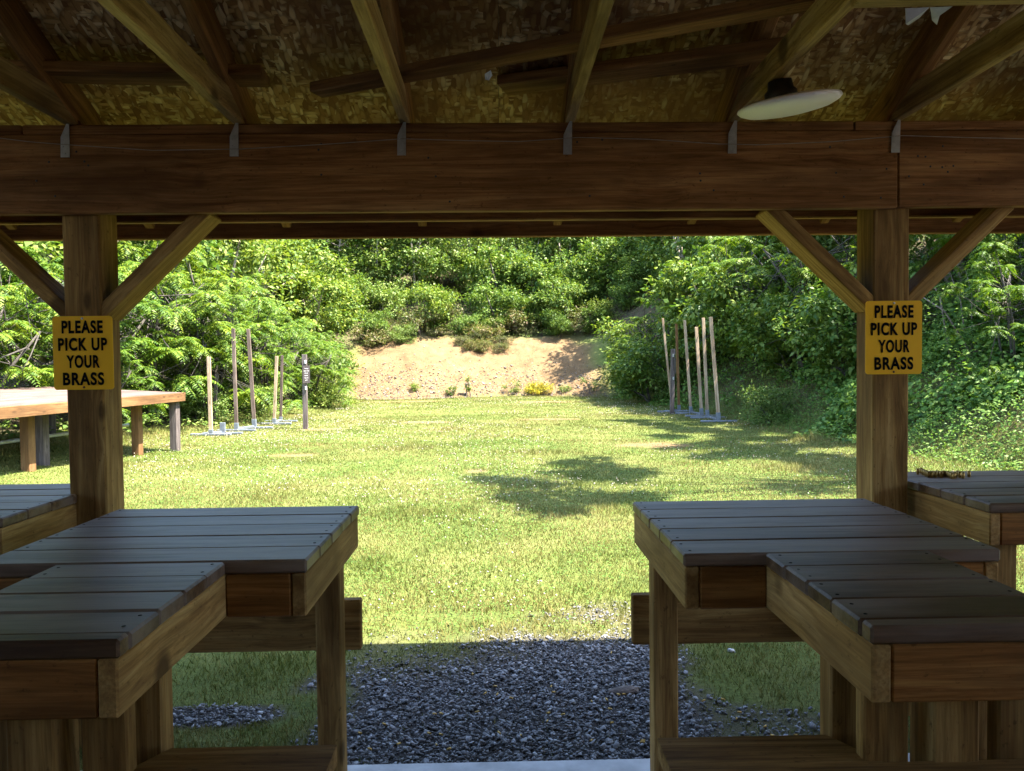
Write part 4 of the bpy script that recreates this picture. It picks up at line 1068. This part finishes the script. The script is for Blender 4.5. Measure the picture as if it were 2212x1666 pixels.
w = (0.0028+0.0007*y)*rng.uniform(.7, 1.3, len(x))
a = rng.uniform(0, 2*np.pi, len(x)); b = rng.uniform(0, 2*np.pi, len(x)); lean = rng.uniform(.1, .9, len(x))*hh
base = np.stack([x, y, hz(x, y)-0.003], 1)
sd = np.stack([np.cos(a), np.sin(a), np.zeros_like(a)], 1)*w[:, None]*.5
tip = base+np.stack([np.cos(b)*lean, np.sin(b)*lean, hh], 1)
V = np.stack([base-sd, base+sd, tip], 1).reshape(-1, 3)
o = np_mesh('lawn_grass', V, np.arange(len(V)).reshape(-1, 3), M['grass'], 3); tag(o, 'short sunlit lawn grass with dry yellow patches', 'grass', kind='stuff')
# clover leaves between the blades
x, y = scatter(150000, -8, 8, 4.0, 16, lambda x, y: smooth(.35, .6, fbm(x*.9+7, y*.9, 46))*(np.abs(x) < .72*y+.6)*np.clip(1.5-y*.08, .2, 1), rng)
k = (x > edge_l(y)) & (x < edge_r(y)+.4) & (bare(x, y) < .3) & (gravel_mask(x, y) < .3)
x, y = x[k], y[k]; l = (.010+.0009*y)*rng.uniform(.7, 1.3, len(x)); a = rng.uniform(0, 6.28, len(x))
V, Fq = quads(np.stack([x, y, hz(x, y)+rng.uniform(.012, .05, len(x))], 1), np.stack([np.cos(a), np.sin(a), rng.uniform(-.3, .3, len(x))], 1), np.array([[0, 0, 1.]])+unit(len(x), rng)*.35, l, l*.85)
M['clover'] = leaf('clover_leaf', [(0.06, 0.13, 0.02), (0.10, 0.18, 0.03), (0.15, 0.21, 0.04)], .3)
o = np_mesh('clover_leaves', V, Fq, M['clover'], 4); tag(o, 'small clover leaves mixed into the lawn', 'clover', kind='stuff')
# clover heads
x, y = scatter(19000, -8, 7, 4.2, 30, lambda x, y: smooth(.42, .66, fbm(x*.7+3, y*.7, 44))*np.clip(.9-.07*x, .25, 1)*(np.abs(x) < .72*y+.5)*np.clip(1.5-y*.045, .12, 1), rng)
k = (x > edge_l(y)) & (x < edge_r(y)-.1) & (bare(x, y) < .2) & (gravel_mask(x, y) < .2) & (y < foot(x)-.6)
x, y = x[k], y[k]; r = (0.0055+0.00038*y)*rng.uniform(.7, 1.25, len(x)); z = hz(x, y)+rng.uniform(.03, .075, len(x))
oc = np.array([(1, 0, 0), (-1, 0, 0), (0, 1, 0), (0, -1, 0), (0, 0, 1), (0, 0, -1)], float); of = np.array([(0, 2, 4), (2, 1, 4), (1, 3, 4), (3, 0, 4), (2, 0, 5), (1, 2, 5), (3, 1, 5), (0, 3, 5)])
V = (np.stack([x, y, z], 1)[:, None]+oc[None]*r[:, None, None]*np.array([1, 1, .85])).reshape(-1, 3)
Ft = (of[None]+6*np.arange(len(x))[:, None, None]).reshape(-1, 3)
mc = leaf('clover_head', [(0.36, 0.29, 0.22), (0.46, 0.38, 0.30), (0.55, 0.49, 0.40), (0.42, 0.27, 0.22)], .15)
o = np_mesh('clover_flowers', V, Ft, mc, 3); tag(o, 'white clover heads dotted over the lawn', 'flowers', kind='stuff')

# gravel
t_ = (1+5**.5)/2
ico = np.array([(-1, t_, 0), (1, t_, 0), (-1, -t_, 0), (1, -t_, 0), (0, -1, t_), (0, 1, t_), (0, -1, -t_), (0, 1, -t_), (t_, 0, -1), (t_, 0, 1), (-t_, 0, -1), (-t_, 0, 1)])/math.sqrt(1+t_*t_)
icf = np.array([(0, 11, 5), (0, 5, 1), (0, 1, 7), (0, 7, 10), (0, 10, 11), (1, 5, 9), (5, 11, 4), (11, 10, 2), (10, 7, 6), (7, 1, 8), (3, 9, 4), (3, 4, 2), (3, 2, 6), (3, 6, 8), (3, 8, 9), (4, 9, 5), (2, 4, 11), (6, 2, 10), (8, 6, 7), (9, 8, 1)])
def stones(name, x, y, size, mat, label, rng, z0=0.0):
    n = len(x); q = rng.normal(size=(n, 4)); q /= np.linalg.norm(q, axis=1, keepdims=True)
    w_, a_, b_, c_ = q.T
    Rm = np.stack([1-2*(b_*b_+c_*c_), 2*(a_*b_-c_*w_), 2*(a_*c_+b_*w_), 2*(a_*b_+c_*w_), 1-2*(a_*a_+c_*c_), 2*(b_*c_-a_*w_), 2*(a_*c_-b_*w_), 2*(b_*c_+a_*w_), 1-2*(a_*a_+b_*b_)], 1).reshape(n, 3, 3)
    sc = np.stack([rng.uniform(.7, 1.35, n), rng.uniform(.6, 1.1, n), rng.uniform(.22, .55, n)], 1)*size[:, None]*.5
    v = ico[None]*rng.uniform(.6, 1.3, (n, 12, 1))*sc[:, None]
    tilt = rng.uniform(-.5, .5, (n, 3)); yw = rng.uniform(0, 2*np.pi, n)
    v[..., 2] += v[..., 0]*tilt[:, None, 0]+v[..., 1]*tilt[:, None, 1]
    X = v[..., 0]*np.cos(yw)[:, None]-v[..., 1]*np.sin(yw)[:, None]; Y = v[..., 0]*np.sin(yw)[:, None]+v[..., 1]*np.cos(yw)[:, None]
    v = np.stack([X, Y, v[..., 2]], -1)+np.stack([x, y, hz(x, y)+z0+size*.12+rng.uniform(0, .010, n)], 1)[:, None]
    V = v.reshape(-1, 3); Ft = (icf[None]+12*np.arange(n)[:, None, None]).reshape(-1, 3)
    o = np_mesh(name, V, Ft, mat, 3); tag(o, label, 'gravel', kind='stuff'); return o
def stone_mat(name, cols):
    m, t, p, _ = new_mat(name); g = N(t, 'ShaderNodeNewGeometry'); tc = N(t, 'ShaderNodeTexCoord')
    n = len(cols); c = ramp(t, g.outputs['Random Per Island'], [(i/(n-1), cols[i]) for i in range(n)])
    c = mixc(t, 0.5, c, ramp(t, noise(t, tc.outputs['Object'], 120, 4), [(.3, (.5, .5, .5)), (.7, (1.1, 1.1, 1.1))]), 'MULTIPLY')
    t.links.new(c, p.inputs['Base Color']); p.inputs['Roughness'].default_value = .75; p.inputs['Specular IOR Level'].default_value = .4
    return m
gm = stone_mat('gravel_stone', [(0.06, 0.06, 0.064), (0.13, 0.13, 0.138), (0.09, 0.085, 0.085), (0.23, 0.235, 0.25), (0.14, 0.135, 0.135), (0.38, 0.385, 0.40)])
x, y = scatter(80000, -2.4, 1.9, slab_y+0.012, 4.9, lambda x, y: gravel_mask(x, y)**1.7, rng)
stones('gravel', x, y, np.minimum(rng.gamma(2.4, .0037, len(x))+.0035, .028), gm, 'dark crushed gravel between lawn and concrete floor', rng)
x, y = scatter(15000, -7, 5, 30.5, 36, lambda x, y: dirt_mask(x, y)*np.clip(1.0-(y-foot(x))*.34, .03, 1), rng)
dm = stone_mat('bank_debris', [(0.14, 0.105, 0.08), (0.075, 0.055, 0.045), (0.20, 0.165, 0.14), (0.12, 0.085, 0.06), (0.30, 0.27, 0.25)])
stones('bank_debris', x, y, rng.gamma(2, .014, len(x))+.02, dm, 'small clods and stones littering the bare bank', rng)
# one rock showing in the gravel, one in the shaded grass
def rock(px, py, sx, sy_, sz, label, seed, pale=False):
    r = np.random.default_rng(seed); bpy_m = MB(); n = 14; m_ = 8; vs = []; fs = []
    for i in range(m_+1):
        for j in range(n):
            th = math.pi*i/m_; ph = 2*math.pi*j/n; k = 1+0.28*(float(vnoise(2.2*math.cos(ph)*math.sin(th)+seed, 2.2*math.sin(ph)*math.sin(th)+i*.35, seed))-.5)
            vs.append((sx*k*math.sin(th)*math.cos(ph), sy_*k*math.sin(th)*math.sin(ph), sz*k*math.cos(th)))
    for i in range(m_):
        for j in range(n): fs.append([i*n+j, (i+1)*n+j, (i+1)*n+(j+1) % n, i*n+(j+1) % n])
    o = bpy_m.add(vs, fs).build('rock', M['concrete'] if pale else M['stone']); p = on_z(px, py, GZ)
    o.location = p+Vector((0, 0, sz*.3)); o.rotation_euler = (0, 0, r.uniform(0, 3)); tag(o, label, 'rock')
rock(1348, 1497, 0.07, 0.04, 0.022, 'brown rock half sunk in the gravel beside the right bench leg', 3)
rock(1580, 1408, 0.02, 0.014, 0.012, 'small whitish stone in the shaded grass under the right bench', 5, True)
